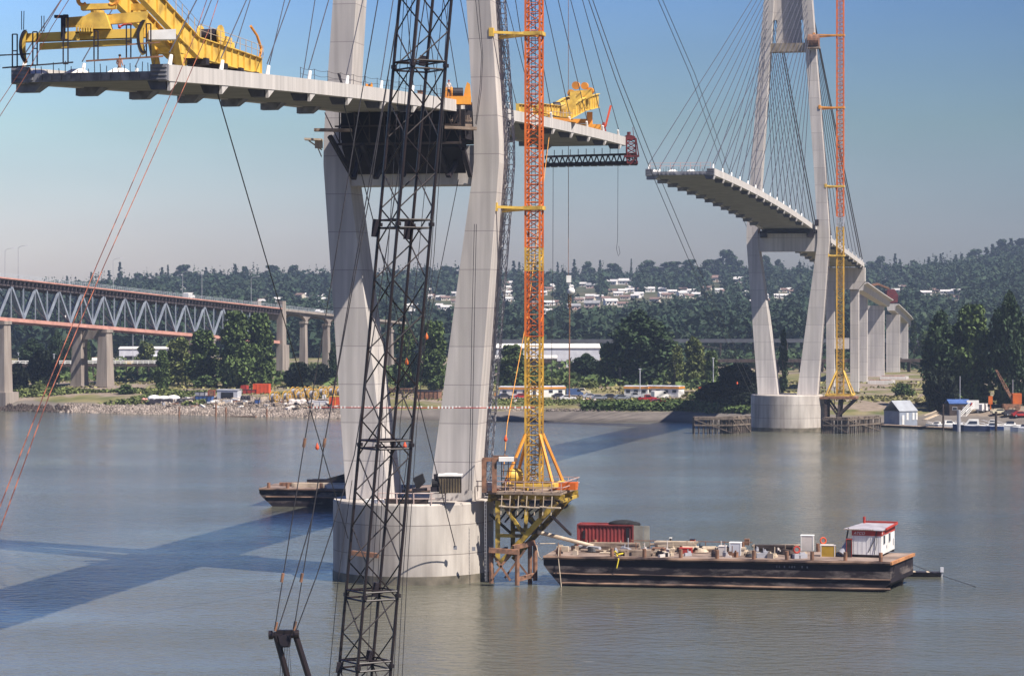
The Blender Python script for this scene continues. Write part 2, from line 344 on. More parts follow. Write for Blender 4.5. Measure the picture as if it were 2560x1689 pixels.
def tower(u0, label):
    t = th('bridge_tower', label, 'bridge tower', B(u0, 0, 8.5))
    for s in (-1, 1):
        b = MB(); leg(b, u0, s, 8.5, 123); b.build('leg', M_CON, t)
    b = MB(); hw = outer(44)-wid(44)+.4
    b.hexa([B(u0-1.9,VC-hw,42.2),B(u0-1.9,VC+hw,42.2),B(u0+1.9,VC+hw,42.2),B(u0+1.9,VC-hw,42.2)], [B(u0-1.9,VC-hw-.1,46.4),B(u0-1.9,VC+hw+.1,46.4),B(u0+1.9,VC+hw+.1,46.4),B(u0+1.9,VC-hw-.1,46.4)])
    b.build('crossbeam', M_CON, t)
    b = MB()
    for z0, z1 in ((91.5, 97), (97, 118)):
        a0 = outer(z0)-wid(z0)+.1; a1 = outer(z1)-wid(z1)+.1
        x0 = 1.0 if z0 < 92 else 0
        b.hexa([B(u0+.2,VC-a0+x0,z0),B(u0+.2,VC+a0-x0,z0),B(u0+1.4,VC+a0-x0,z0),B(u0+1.4,VC-a0+x0,z0)], [B(u0+.2,VC-a1+x0,z1),B(u0+.2,VC+a1-x0,z1),B(u0+1.4,VC+a1-x0,z1),B(u0+1.4,VC-a1+x0,z1)])
    b.build('diaphragm_wall', M_CON, t)
    b = MB(); a0 = outer(90)-wid(90)+.2
    b.box(B(u0,VC,90.3), (2*a0, 3.4, 2.0), BV, BU); b.build('upper_crossbeam', mat('tan_formwork', (.30,.25,.19), (.2,.16,.12), sc=.5), t)
    return t
pier(0, 'round concrete caisson pier nearest the camera, with a blocked hole and cable on its face')
pier(340, 'smaller looking round caisson pier by the far bank, between timber fenders')
T1 = tower(0, 'nearer diamond legged concrete tower rising from the near caisson out of the picture')
T2 = tower(340, 'farther concrete tower standing before the wooded far bank, strung with cables')

def deck(us, label, ks, u0, sides, raw_end, fin_dir=1):
    """one cantilever of the deck"""
    a, e = us[0], us[-1]
    t = th('bridge_deck', label, 'bridge deck', B(u0, 0, ztop(u0)))
    def strip(v0, v1, d0, d1, name, m):
        b = MB(); b.loft([[B(u,v0,ztop(u)+d0), B(u,v1,ztop(u)+d0), B(u,v1,ztop(u)+d1), B(u,v0,ztop(u)+d1)] for u in us]); return b.build(name, m, t)
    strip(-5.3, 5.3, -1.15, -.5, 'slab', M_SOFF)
    strip(5.3, 6.15, -1.22, 0, 'edge_beam', M_DECK); strip(-6.15, -5.3, -1.22, 0, 'edge_beam', M_DECK)
    for u in ks:
        for s in (-1, 1):
            z = ztop(u); b = MB()
            prof = [(u-.75,z-1.16), (u-.75,z-1.85), (u+.15,z-1.85), (u+.95,z-1.16)]
            vin, vm, vo = (s*3.9, s*4.5, s*6.0) if s < 0 else (4.3, 4.6, 5.75)
            b.loft([[B(p,vin if q > z-1.5 else vm,q) for p, q in prof], [B(p,vo,q) for p, q in prof]])
            if s > 0: f_ = MB(); f_.loft([[B(p,v,q) for p, q in ((u-.75,z-1.2), (u-.7,z-1.95), (u+.85,z-1.2))] for v in (5.85, 6.1)]); f_.build('anchor_fin', M_DECK, t)
            b.build('anchor_block', M_RAW if s < 0 else mat('shaded_block_concrete', (.12,.12,.14), (.07,.07,.085), sc=1), t)  # right-hand blocks: the shade on their fronts is put into a darker colour
            d = -1 if u < u0 else 1
            b = MB(); dirv = (BU*(-d)*.42+ZUP*.9).normalized()
            p = B(u,s*5.75,z-.1); b.tube(p, p+dirv*.95, .18, 10, .14); b.build('anchor_pipe', M_WHITE, t)
    if raw_end is not None:
        u = raw_end; z = ztop(u); dr = -1
        b = MB()
        b.box(B(u+dr*.12, 0, z-.80), (9.6, .24, .62), BV, BU)
        for s in (-1, 1):
            b.box(B(u+dr*.12, s*5.45, z-.58), (1.36, .24, 1.2), BV, BU)
            for k in range(4): b.box(B(u+dr*.28, s*5.45, z-.16-.3*k), (1.2, .16, .12), BV, BU)
            for k in range(6): b.box(B(u+dr*.28, s*(.8+.75*k), z-.8), (.3, .16, .34), BV, BU)
        b.build('end_face', M_RAW, t)
        for k, (v, l) in enumerate(((-4.6,1.5),(-1.5,1.8),(1.8,1.5))):
            b = MB(); h = .42
            b.loft([[B(u+.4,v-l/2,z-.5),B(u+.4,v+l/2,z-.5),B(u+2.4,v+l/2,z-.5),B(u+2.4,v-l/2,z-.5)], [B(u+1.0,v-l*.2,z-.5+h),B(u+1.0,v+l*.2,z-.5+h),B(u+1.8,v+l*.2,z-.5+h),B(u+1.8,v-l*.2,z-.5+h)]])
            b.build('anchor_blister', M_WHITE, t)  # white puts the sunlight on these concrete faces into the colour
        b = MB()
        for k in range(26):
            v = -5.8+11.6*k/25; b.tube(B(u+.3,v,z-.5), B(u+.3,v+random.uniform(-.05,.05),z-.5+random.uniform(.25,1.0)), .03, 4)
        b.build('starter_bars', M_DARK, t)
    return t
KN = [21.9+11.4*k for k in range(7)]
frange = lambda a, b, n: [a+(b-a)*i/n for i in range(n+1)]
D1 = deck(frange(-91.4, 95, 30), 'near concrete deck passing through the nearer tower, soffit in view', [-k for k in KN]+KN, 0, None, -91.4)
KF = [21.9+11.4*k for k in range(13)]; KB = [21.9+11.4*k for k in range(10)]+[131]
D2 = deck(frange(180.5, 473, 40), 'far concrete deck sloping down through the farther tower to the bank', [340-k for k in KF]+[340+k for k in KB], 340, None, 180.5)
# rail posts and wire on the near deck, pink guard rail on the far deck end
def railing(pts, h, label, m, name='guard_rail', nrail=2, r=.035, sag=0.0):
    t = th(name, label, 'railing', pts[0])
    br = MB()
    for p in pts: bp = MB(); bp.tube(p, V3(p)+ZUP*h, r, 5); bp.build('post', m, t)
    for j in range(nrail):
        z = h*(j+1)/nrail*.97; q = []
        for a, b_ in zip(pts, pts[1:]):
            for s in range(4): q.append(V3(a).lerp(V3(b_), s/4)+ZUP*(z-sag*4*(s/4)*(1-s/4)))
        q.append(V3(pts[-1])+ZUP*z); br.path(q, r*.7, 4)
    br.build('rail', m, t); return t
railing([B(u, 5.6, ztop(u)) for u in frange(-58, -6, 13)], 1.0, 'thin wire rope railing along the sunny edge of the near deck', M_ROPE, 'wire_railing', 2, .025, .12)
railing([B(181, v, ztop(181)) for v in frange(-5.4, 5.4, 6)], 1.1, 'pinkish guard rail across the open end of the far deck', M_SALM)
# stays
def stays(u0, ks, zt, dirw, towerw, r):
    for s, sw in ((1, 'right'), (-1, 'left')):
        for d, dw in ((-1, dirw[0]), (1, dirw[1])):
            for i, k in enumerate(ks[d]):
                u = u0+d*k; z = zt(i); vt = VC+s*(outer(z)-wid(z)*.5)
                p = B(u, s*5.75, ztop(u)+.9); q = B(u0+d*(dep(z)/2-.3), vt, z)
                rr = r*(1.9 if (u0 == 340 and d > 0 and i >= 9) else 1)
                b = MB(); mid = (p+q)/2-ZUP*(.0012*(q-p).length)
                b.path([p, p.lerp(q, .25)*1, mid, q], rr, 6)
                b.v = b.v
                o = b.build('stay_cable', M_STAY)
                tag(o, f'{sw} hand stay cable of the {towerw} tower, {ordw(i)} out from it {dw}', 'stay cable', f'stay cables of the {towerw} tower')
stays(0, {-1: KN, 1: KN}, lambda i: 100+2.2*i, ('towards the camera', 'towards midstream'), 'nearer', .05)
stays(340, {-1: KF, 1: KB}, lambda i: 88+1.75*i, ('over the river', 'over the far bank'), 'farther', .075)

# falsework between the near crossbeam and the deck
def falsework():
    t = th('falsework', 'dark timber and steel falsework packed under the near deck above the crossbeam', 'falsework', B(0,0,46.4))
    b = MB(); zb = ztop(0)-1.2
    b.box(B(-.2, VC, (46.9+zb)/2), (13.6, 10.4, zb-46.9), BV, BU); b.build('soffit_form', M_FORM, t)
    b = MB(); b.loft([[B(u,VC+v,z) for u, z in ((-6.2,48.6),(-5.6,46.0),(-2.4,43.4),(-2.2,48.6))] for v in (-6.6, 6.2)]); b.build('apron_form', M_FORM, t)  # carried low over the crossbeam, its dark colour standing for the shadow there
    b = MB()
    for k in range(9):
        v = -6.4+1.65*k
        b.beam(B(-6.4,v,46.3), B(-6.4,v,zb-.1), .14); b.beam(B(-6.35,v,46.5), B(-6.35,v+1.65*(1 if k % 2 else -1),zb-.2), .1)
    b.beam(B(-6.45,-6.9,48.3), B(-6.45,6.9,48.3), .16); b.beam(B(-6.4,-6.6,46.4), B(-6.4,6.9,46.4), .25)
    b.build('shoring_tower', M_DWOOD, t)
    for a, c in (((824,340),(885,447)),((885,447),(905,360)),((905,360),(940,445)),((940,445),(985,360)),((985,360),(1010,440)),((1098,372),(1122,441)),((1122,441),(1158,372)),((1158,372),(1176,440))):
        b = MB(); b.beam(S(*a, 272.8), S(*c, 275.2), .42); b.build('raking_brace', M_DARK, t)
    b = MB()
    for x0, x1, y, D in ((786,880,325,273.5),(1112,1192,319,271.5),(1110,1180,312,273)):
        b.beam(S(x0,y,D), S(x1,y+(3 if x0 > 1000 else 1),D), 1.2, .3)
    b.build('work_platform', M_WOOD, t)
    b = MB(); b.beam(S(762,348,276.5), S(806,350,276.5), 1.6, .2); b.beam(S(772,352,276.5), S(805,375,276.5), .15); b.beam(S(788,354,276.5), S(804,392,276.5), .12)
    b.box(S(797,360,276.5), (.8,.8,.9)); b.build('outrigger_platform', M_LWOOD, t)
    b = MB()
    for k in range(12):
        p = S(1126+4.6*k, 306, 272.5); b.tube(p, p+ZUP*random.uniform(.5,.9), .06, 4)
    b.beam(S(1126,300,272.5), S(1180,302,272.5), .1); b.build('platform_railing', M_WOOD, t)
falsework()
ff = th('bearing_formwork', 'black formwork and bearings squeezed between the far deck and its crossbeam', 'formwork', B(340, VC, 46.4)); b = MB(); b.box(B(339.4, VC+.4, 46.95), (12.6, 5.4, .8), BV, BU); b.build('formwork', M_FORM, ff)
for v in (-5.6, 5.4): b = MB(); b.box(B(337.4, VC+v, 46.3), (1.6, 1.4, 1.6), BV, BU); b.build('bearing', M_DARK, ff)
b = MB(); b.box(B(337.2, VC+6.9, 48.9), (.9,.9,1.5), BV, BU); b.build('edge_form', M_DARK, ff)
ub = th('work_cage', 'dark round work cage at the right end of the far tower upper beam', 'work cage', B(338, 6.5, 91)); b = MB(); b.wheel(B(337.6, 6.4, 91.6), BV, 1.6, 2.6, 16); b.build('cage', M_RUST, ub); b = MB(); b.box(B(337.6, 6.4, 90), (3.0, 2.4, .4), BV, BU); b.build('floor', M_WOOD, ub)
# ---------------------------------------------------------------- tower crane masts
def lattice(b, corners0, corners1, n, rc, rl, cross=False, box=False):
    """four chords from corners0 to corners1 with zigzag lacing on each face"""
    for p, q in zip(corners0, corners1):
        if box: b.beam(p, q, rc*2)
        else: b.tube(p, q, rc, 8)
    for k in range(4):
        a0, a1 = corners0[k], corners1[k]; c0, c1 = corners0[(k+1) % 4], corners1[(k+1) % 4]
        for i in range(n):
            t0, t1 = i/n, (i+1)/n
            p, q = (a0.lerp(a1, t0), c0.lerp(c1, t1)) if (i+k) % 2 == 0 else (c0.lerp(c1, t0), a0.lerp(a1, t1))
            b.tube(p, q, rl, 5)
            if cross: b.tube(a0.lerp(a1, t0), c0.lerp(c1, t0), rl, 5)
def sq(u, v, z, a): return [B(u-a/2,v-a/2,z), B(u-a/2,v+a/2,z), B(u+a/2,v+a/2,z), B(u+a/2,v-a/2,z)]
def mast(u, v, a, bands, ties, label, towerv, brace_top, base_z, ph, brace_mats, spread):
    t = th('tower_crane', label, 'tower crane', B(u, v, base_z))
    for z0, z1, m in bands:
        n = max(1, round((z1-z0)/3/ph)); h = (z1-z0)/n
        for i in range(n):
            b = MB(); lattice(b, sq(u,v,z0+i*h,a), sq(u,v,z0+(i+1)*h,a), 3, .12, .05, True, True)
            b.build('mast_section', m, t)
    b = MB()
    for z in np.arange(base_z+1, bands[-1][1], .35): b.tube(B(u-.3,v-.2,z), B(u-.3,v+.2,z), .025, 4)
    b.tube(B(u-.3,v-.2,base_z+1), B(u-.3,v-.2,bands[-1][1]), .03, 4); b.tube(B(u-.3,v+.2,base_z+1), B(u-.3,v+.2,bands[-1][1]), .03, 4)
    b.build('mast_ladder', M_DARK, t)
    for z in ties:
        b = MB(); h = a/2+.15; o = outer(z)+VC
        for s in (-1, 1):
            b.beam(B(u-h,v+s*h,z), B(u+h,v+s*h,z), .3, .4); b.beam(B(u+s*h,v-h,z), B(u+s*h,v+h,z), .3, .4)
        b.beam(B(u-h,v-h,z), B(u-1.9,o-.1,z+.1), .28); b.beam(B(u+h,v-h,z), B(u+1.4,o-.1,z), .28); b.beam(B(u-h,v+h,z-.1), B(u+1.0,o,z-.3), .18)
        b.box(B(u-1.9,o-.1,z+.1), (.5,.5,.9), BV, BU)
        b.build('mast_tie', M_YEL if z < 70 or u < 100 else M_ORGY, t)
    for (sv, su) in ((-1,-1),(1,-1),(-1,1),(1,1)):
        b = MB(); b.beam(B(u+su*a/2,v+sv*a/2,brace_top), B(u+su*spread,v+sv*spread,base_z+.4), .26); b.build('base_brace', brace_mats[0] if sv < 0 else brace_mats[1], t)
    b = MB()
    for s in (-1, 1):
        b.beam(B(u-spread-.4,v+s*spread,base_z+.25), B(u+spread+.4,v+s*spread,base_z+.25), .5, .45); b.beam(B(u+s*spread,v-spread+.3,base_z+.2), B(u+s*spread,v+spread-.3,base_z+.2), .4, .4)
    b.build('base_frame', brace_mats[2], t)
    return t
M_MASTY = mat('dull_yellow_paint', (.56,.33,.045), (.36,.2,.035), sc=.7, rough=.65)
mast(0, 13.35, 1.55, [(10.2,26.0,M_MASTY),(26.0,33.0,M_ORG),(33.0,35.5,M_MASTY),(35.5,76,M_ORG)], (58.3, 39.7),
     'orange and yellow lattice tower crane mast beside the nearer tower', 9, 15.6, 10.0, 1.0, (M_ORGY, M_ORGY, M_YEL), 2.6)
mast(340, 12.4, 1.55, [(8.6,48,M_MASTY),(48,50.4,M_GREY),(50.4,104,M_ORG)], (93, 76, 57.5, 41.2),
     'thinner looking orange over yellow tower crane mast beside the farther tower', 9, 14.2, 8.3, 1.0, (M_YEL, M_YEL, M_YEL), 3.0)

# hoist ladder lattice up the back edge of the nearer tower's right leg
def hoist(u0, label, z1):
    t = th('hoist_track', label, 'hoist track', B(u0+2.4, outer(9)+VC+.6, 9))
    for zs in ([9, 15, 22, 30, 38, 42], [42, 44.5, 47, 50], [50, 56, 62, z1]):
        b = MB()
        for a, c in zip(zs, zs[1:]):
            n = max(1, round((c-a)/1.3))
            f = lambda z: [B(u0+1.6,outer(z)+VC+.12,z), B(u0+1.6,outer(z)+VC+.72,z), B(u0+2.3,outer(z)+VC+.72,z), B(u0+2.3,outer(z)+VC+.12,z)]
            lattice(b, f(a), f(c), n, .05, .035, True)
        b.build('track_section', M_GREY, t)
hoist(0, 'grey lattice hoist track climbing the outer side of the nearer tower right leg', 76)

# ---------------------------------------------------------------- brackets that carry the masts, on the piers
M_YELSHADE = mat('shaded_yellow', (.46,.31,.05), (.09,.06,.025), sc=1.1, rough=.75, lo=.38, hi=.58, detail=8)  # bracket yellow, darkened so that its shade is in the colour
def near_platform():
    t = th('crane_platform', 'cluttered timber and yellow steel platform bracketed off the near caisson', 'work platform', B(0, 13, 9))
    b = MB(); b.box(B(.2, 13.2, 9.55), (7.8, 9.0, .3), BV, BU); b.build('decking', M_WOOD, t)
    b = MB()
    for u in (-3.6, 0, 3.6): b.beam(B(u,9.2,9.15), B(u,17.4,9.15), .4, .5)
    for v in (9.4, 13.0, 17.2): b.beam(B(-4.2,v,8.75), B(4.2,v,8.75), .35, .3)
    b.build('floor_beam', M_YELSHADE, t)
    for u in (-3.6, 3.6):
        b = MB(); b.beam(B(u,16.6,8.7), B(u,10.3,1.8), .75, .55); b.build('diagonal_strut', M_YELSHADE, t)
        b = MB(); b.beam(B(u,10.2,8.7), B(u,10.2,2.2), .5); b.beam(B(u,10.2,5.0), B(u,12.8,5.0), .45, .35); b.beam(B(u,13.4,8.7), B(u,13.2,5.6), .4); b.beam(B(u,10.6,8.6), B(u,13.0,5.2), .35)
        b.build('bracket_frame', M_YELSHADE, t)
    b = MB()
    for v in (9.4, 13.0, 16.0): b.beam(B(-3.6,v,7.2), B(3.6,v+.6,4.6), .22)
    b.beam(B(-3.6,13,5), B(3.6,13,5), .3); b.beam(B(-3.6,9.5,3), B(3.6,9.5,3), .3)
    for k in range(5): b.beam(B(-3.2,10+k*.9,6.2+.2*k), B(2.5,10.4+k*.9,7.9), .14)
    b.build('cross_bracing', M_DARK, t)
    b = MB()
    for u in (-4.3, 4.3):
        for k in range(10): b.tube(B(u,8.2+k,9.7), B(u,8.2+k,10.8), .05, 5)
        for z in (10.2, 10.75): b.beam(B(u,8.0,z), B(u,17.4,z), .08)
    for z in (10.2, 10.75): b.beam(B(-4.3,17.4,z), B(4.3,17.4,z), .08)
    b.build('platform_railing', mat('pinkish_timber', (.50,.36,.32), (.32,.22,.2), sc=1), t)
    b = MB()
    for k in range(6): b.beam(B(-4.6,10.6+k*1.1,8.2-.1*(k % 2)), B(-4.6,11.7+k*1.1,8.1), .5, .12)
    for k in range(7): b.beam(B(-4.7,10.8+k*.9,7.3), B(-4.6,10.9+k*.9,9.3), .1)
    b.build('hanging_scaffold', M_LWOOD, t)
    b = MB(); b.box(S(1412,1214,275), (2.6,1.2,.75), BV, BU); b.box(S(1432,1210,275), (1.0,.9,.5), BV, BU); b.build('orange_ballast_box', M_ORG, t)
    # portal frame against the leg
    pf = th('portal_frame', 'dark steel portal frame standing on the near caisson beside the right leg', 'steel frame', S(1224,1228,272.5))
    b = MB()
    for x in (1210, 1236): b.beam(S(x,1230,272.5), S(x,1147,272.5), .5)
    b.build('post', M_RUST, pf); b = MB(); b.beam(S(1206,1148,272.5), S(1293,1148,272.5), .4); b.beam(S(1232,1142,274), S(1270,1142,274), .35); b.build('top_beam', M_RUST, pf)
    b = MB(); b.box(S(1266,1147,272.3), (1.6,.8,.45)); b.build('white_bundle', M_WHITE, pf)
    b = MB()
    for x in (1254, 1271, 1289): b.tube(S(x,1228,273.4), S(x,1150,273.4), .05, 5)
    for y in (1160, 1177, 1195, 1212): b.tube(S(1254,y,273.4), S(1289,y,273.4), .045, 5)
    b.build('scaffold_tubes', M_DARK, pf)
    tk = th('storage_tank', 'yellow horizontal tank behind the crane base on the near platform', 'tank', S(1285,1208,276))
    b = MB(); p = S(1273,1190,276.5); q = S(1300,1192,276.8); b.path([p-(q-p)*.06, p, q, q+(q-p)*.06], .95, 14); b.build('tank_shell', M_YEL, tk, True)
    b = MB(); b.box(S(1277,1212,276.5), (.3,1.4,.7)); b.box(S(1297,1212,276.6), (.3,1.4,.7)); b.build('saddle', M_RUST, tk)
    for i, (x, y, wd, h, m, l) in enumerate(((1224,1202,14,26,M_LGREY,'white generator housing'),(1232,1222,10,10,M_DARK,'black pump'),(1242,1215,5,7,M_RED,'small red gas bottle'),(1314,1198,12,16,M_YEL,'yellow winch drum'),(1330,1212,14,8,M_DARK,'dark coiled cable'))):
        c = S(x,1230,274.2); k = 23.5; o = th('site_equipment', l+' on the platform by the near caisson', 'equipment', c)
        b = MB(); b.box(c+ZUP*(h/k/2+.1), (wd/k, .7, h/k-.2), BV, BU); b.build('housing', m, o)
        b = MB(); b.box(c+ZUP*.05, (wd/k*1.15, .8, .12), BV, BU); b.build('skid', M_DARK, o)
near_platform()
def dolphin():
    t = th('fender_frame', 'rusty braced pile frame standing in the water beside the near caisson', 'fender', S(1280,1450,270))
    b = MB(); P = {}
    for k, (x, yb) in enumerate(((1228,1447),(1293,1452),(1325,1448),(1338,1440))):
        D = 270+3*(k > 1); b = MB(); b.tube(S(x,yb+10,D), S(x,1362 if k > 1 else 1372,D), .24, 8); b.build('pile', M_RUST, t)
    b = MB(); b.beam(S(1222,1374,269.6), S(1294,1379,269.6), .5); b.beam(S(1283,1368,272), S(1336,1355,273), .5); b.beam(S(1293,1448,270.5), S(1336,1436,272.5), .4)
    b.build('walers', M_RUST, t)
    b = MB(); b.beam(S(1229,1380,269.8), S(1276,1450,269.8), .22); b.beam(S(1229,1446,269.8), S(1275,1384,269.8), .22); b.beam(S(1262,1444,271), S(1312,1374,271), .2); b.beam(S(1288,1396,271), S(1318,1434,271), .2)
    b.build('cross_bracing', M_RUST, t)
dolphin()
def far_platform():
    t = th('crane_platform', 'dark steel bracket platform carrying the far tower crane beside the far caisson', 'work platform', B(340, 12.4, 8))
    b = MB(); b.box(B(340,12.2,7.85), (8.4, 7.4, .5), BV, BU); b.build('decking', M_RUST, t)
    for u in (337, 343):
        b = MB(); b.beam(B(u,9.3,7.6), B(u,9.3,.3), .7); b.beam(B(u,16.0,7.5), B(u,11.8,3.4), .55); b.beam(B(u,12.6,7.5), B(u,12.2,3.2), .6); b.beam(B(u,9.6,7.2), B(u,12.2,3.6), .45)
        b.build('bracket_frame', M_DWOOD, t)
far_platform()
M_PILE = mat('shaded_pile_timber', (.13,.10,.08), (.05,.04,.035), sc=.8, rough=.95)  # dark because the shadow over the fenders is put into the pile colour
def timber_fender(label, pts, h, npile):
    p0 = S(*pts[0]); t = th('timber_fender', label, 'timber fender', p0)
    q = [S(*p) for p in pts]
    b = MB()
    for i in range(npile):
        f = i/(npile-1)*(len(q)-1); k = min(int(f), len(q)-2); p = q[k].lerp(q[k+1], f-k); p.z = -2
        b.tube(p, V3((p.x+random.uniform(-.15,.15), p.y, h+random.uniform(-.15,.4))), .17, 6)
    b.build('pile_row', M_PILE, t)
    b = MB()
    for a, c in zip(q, q[1:]):
        for z in (h-.2, h*.55): b.beam(V3((a.x,a.y-.25,z)), V3((c.x,c.y-.25,z)), .25, .35)
        d = (c-a); nrm = V3((-d.y, d.x, 0)).normalized()*(3.2 if d.x > 0 else -3.2)
        b.hexa([V3((a.x,a.y,h)), V3((c.x,c.y,h)), V3((c.x,c.y,h))+nrm, V3((a.x,a.y,h))+nrm], [V3((a.x,a.y,h+.25)), V3((c.x,c.y,h+.25)), V3((c.x,c.y,h+.25))+nrm, V3((a.x,a.y,h+.25))+nrm])
        b.beam(V3((a.x,a.y-.3,h-.3)), V3((c.x,c.y-.3,.2)), .18)
        back = [p+nrm for p in (a, c)]
        for k in range(8):
            p = back[0].lerp(back[1], k/7); b.tube(V3((p.x,p.y,-2)), V3((p.x,p.y,h)), .17, 6)
    b.build('timber_deck', mat('fender_timber', (.19,.15,.115), (.08,.06,.05), sc=.9, rough=.95), t); return t
timber_fender('low timber pile fender on the left of the far caisson, partly in shadow', [(1735,1084,594),(1832,1084,594),(1850,1080,597),(1876,1078,600)], 3.6, 26)
timber_fender('dark timber pile fender on the right of the far caisson beside the boathouse', [(2056,1082,596),(2120,1083,594),(2200,1072,606)], 3.4, 34)

# ---------------------------------------------------------------- foreground lattice boom crane (its base is below the picture)
def crane():
    t = th('lattice_boom_crane', 'black lattice boom crane in the foreground crossing the whole picture', 'crane', (-10.2, 143, 1))
    k = 45.13
    A0 = V3(((845-CX)/k, 143.4, CZ-(1689-HY)/k)); A1 = V3(((998-CX)/k, 143.4, CZ+HY/k)); d = (A1-A0)
    A0, A1 = A0-d*(7.4/d.z), A1+d*(10/d.z); L = (A1-A0).length
    o = [V3((0,0,0)), V3((50/k,-81/k,0)), V3((131/k,-31/k,0)), V3((81/k,50/k,0))]
    n = int(L/1.95); P = [[A0.lerp(A1, i/n)+x for x in o] for i in range(n+1)]
    for c in range(4):
        b = MB(); b.tube(P[0][c], P[n][c], .088, 8); b.build('boom_chord', M_BOOM, t)
    for f in range(4):
        b = MB(); g = (f+1) % 4
        for i in range(n):
            a, c = (f, g) if (i+f//2+f) % 2 == 0 else (g, f)
            b.tube(P[i][a], P[i+1][c], .043, 5)
        b.build('lacing', M_BOOM, t)
    for y in (165, 560, 1110, 1485, 1660):
        z = CZ-(y-HY)/k; b = MB()
        for dz in (-.22, .22):
            q = [A0.lerp(A1, (z+dz-A0.z)/(A1.z-A0.z))+x for x in o]
            for c in range(4): b.tube(q[c], q[(c+1) % 4], .055, 5)
            if dz > 0:
                b.tube(q[0], q[2], .05, 5)
        for c in range(4): b.tube(q[c]-ZUP*.35, q[c]-ZUP*.15, .17, 8)
        b.build('joint_frame', M_BOOM, t)
    b = MB()
    for (x, y0, y1, dd) in ((940,548,592,0), (1020,548,598,1.0), (1058,140,165,1.0), (941,1455,1490,1.0), (925,1625,1650,1.0), (851,1655,1680,-.2)):
        b = MB(); p = S(x,y0,143.4+dd); q = S(x-4,y1,143.4+dd); b.beam(p, q, .32, .35); b.build('rope_sheave', M_DARK, t)
    # A-frame gantry
    g = MB()
    for (x0,y0,x1,y1) in ((688,1580,718,1689), (737,1580,771,1689)):
        p = S(x0,y0,140); q = S(x1,y1,140); g.tube(p, q+(q-p)*3.0, .17, 10, .17)
    g.build('gantry_leg', M_BOOM, t)
    g = MB(); g.tube(S(673,1586,140), S(746,1586,140), .17, 10); g.wheel(S(677,1586,140), (1,0,.05), .24, .22); g.wheel(S(742,1584,140), (1,0,.05), .24, .22); g.beam(S(690,1580,140), S(735,1580,140), .3, .3)
    g.build('gantry_crosshead', M_BOOM, t)
    g = MB(); g.prism([S(695,1588,139.8), S(728,1588,139.8), S(724,1617,139.8), S(702,1617,139.8)], (0,.5,0)); g.wheel(S(712,1600,139.6), (0,1,0), .3, .2); g.build('gantry_sheave_block', M_DARK, t)
    g = MB()
    for i in range(6): p = S(703+4*i,1617,140); q = S(700+5.6*i,1689,140); g.tube(p, q+(q-p)*3, .014, 4)
    g.build('luffing_rope', M_ROPE, t)
    for pts in ([(688,1565),(761,1107),(838,648),(895,290),(945,0),(975,-180)], [(736,1565),(811,1107),(922,500),(1000,0),(1028,-180)],
                [(695,1573),(741,1430),(781,1292),(811,1110),(905,560),(1003,0),(1034,-180)], [(741,1573),(791,1440),(831,1320),(886,1136),(950,730),(1062,0),(1090,-180)]):
        b = MB(); b.path([S(x,y,139+(1650-y)*.0022) for x, y in pts], .032, 6); b.build('pendant_line', M_ROPE, t)
    for x, y in ((706,1444),(754,1444),(761,1107),(811,1107),(690,1566),(737,1564)): b = MB(); b.tube(S(x-2,y+10,139.3), S(x+2,y-12,139.3), .085, 8); b.build('pendant_socket', M_RUST, t)
    for i, pts in enumerate(([(820,1720),(845,1453),(880,1200)], [(1004,1720),(1018,1430),(1042,1060),(1085,640),(1128,0),(1135,-160)], [(993,1720),(1008,1430),(1035,1060),(1078,640),(1121,0),(1128,-160)],
                  [(982,1720),(999,1430),(1000,1060),(1046,640),(1108,0),(1112,-160)], [(915,1720),(955,1060),(970,640),(1010,0),(1015,-160)], [(930,1720),(965,1060),(985,640),(1030,0),(1040,-160)])):
        b = MB(); b.path([S(x,y,144+.3*i) for x, y in pts], .02, 5); b.build('hoist_rope', M_ROPE, t)
crane()

# ---------------------------------------------------------------- guys, tie-downs and hanging lines
def line(name, label, cat, pts, r, m, group=None, n=5):
    b = MB(); b.path(pts, r, n); return tag(b.build(name, m), label, cat, group)
for i, pts in enumerate(([(527,-30),(490,80),(440,205),(243,660),(108,990),(-10,1290)], [(555,-30),(520,80),(466,205),(262,660),(122,990),(-3,1330)])):
    line('guy_wire', ('left' if i == 0 else 'right')+' of the two long rust red guy wires crossing the left of the picture', 'guy wire', [S(x,y,96-.03*y) for x, y in pts], .0145, M_RROPE, 'red guy wires')
for i, pts in enumerate(([(160,-10),(112,70),(50,180),(-5,262)], [(178,-10),(128,70),(64,190),(-5,298)])):
    line('guy_wire', ('upper' if i == 0 else 'lower')+' of two short dark red guy wires in the top left corner', 'guy wire', [S(x,y,110) for x, y in pts], .015, M_RROPE, 'red guy wires')
for i, pts in enumerate(([(1366,-300),(1468,-10),(1540,200),(1624,420),(1720,645),(1880,990)], [(1376,-300),(1478,-10),(1552,200),(1640,420),(1735,645),(1893,992)], [(1512,-330),(1641,-10),(1725,185),(1810,425),(1866,566)], [(1522,-330),(1652,-10),(1737,185),(1822,425),(1878,566)])):
    ds = [290, 330, 360, 400, 470, 592] if i < 2 else [320, 400, 470, 550, 604]
    line('guy_wire', ['left wire of the pair passing the tip of the far deck', 'right wire of the pair passing the tip of the far deck', 'left wire of the pair slung to the far tower leg', 'right wire of the pair slung to the far tower leg'][i], 'guy wire', [S(x,y,D) for (x, y), D in zip(pts, ds)], .055, M_STAY, 'guy wires over midstream')
uz = lambda u: ztop(u)-1.9
line('tie_down_cable', 'black tie-down cable from under the near deck to the left side of the caisson', 'tie-down cable', [B(-78.9,5.5,uz(-78.9)), S(870,1345,271)], .05, M_ROPE, 'tie-down cables')
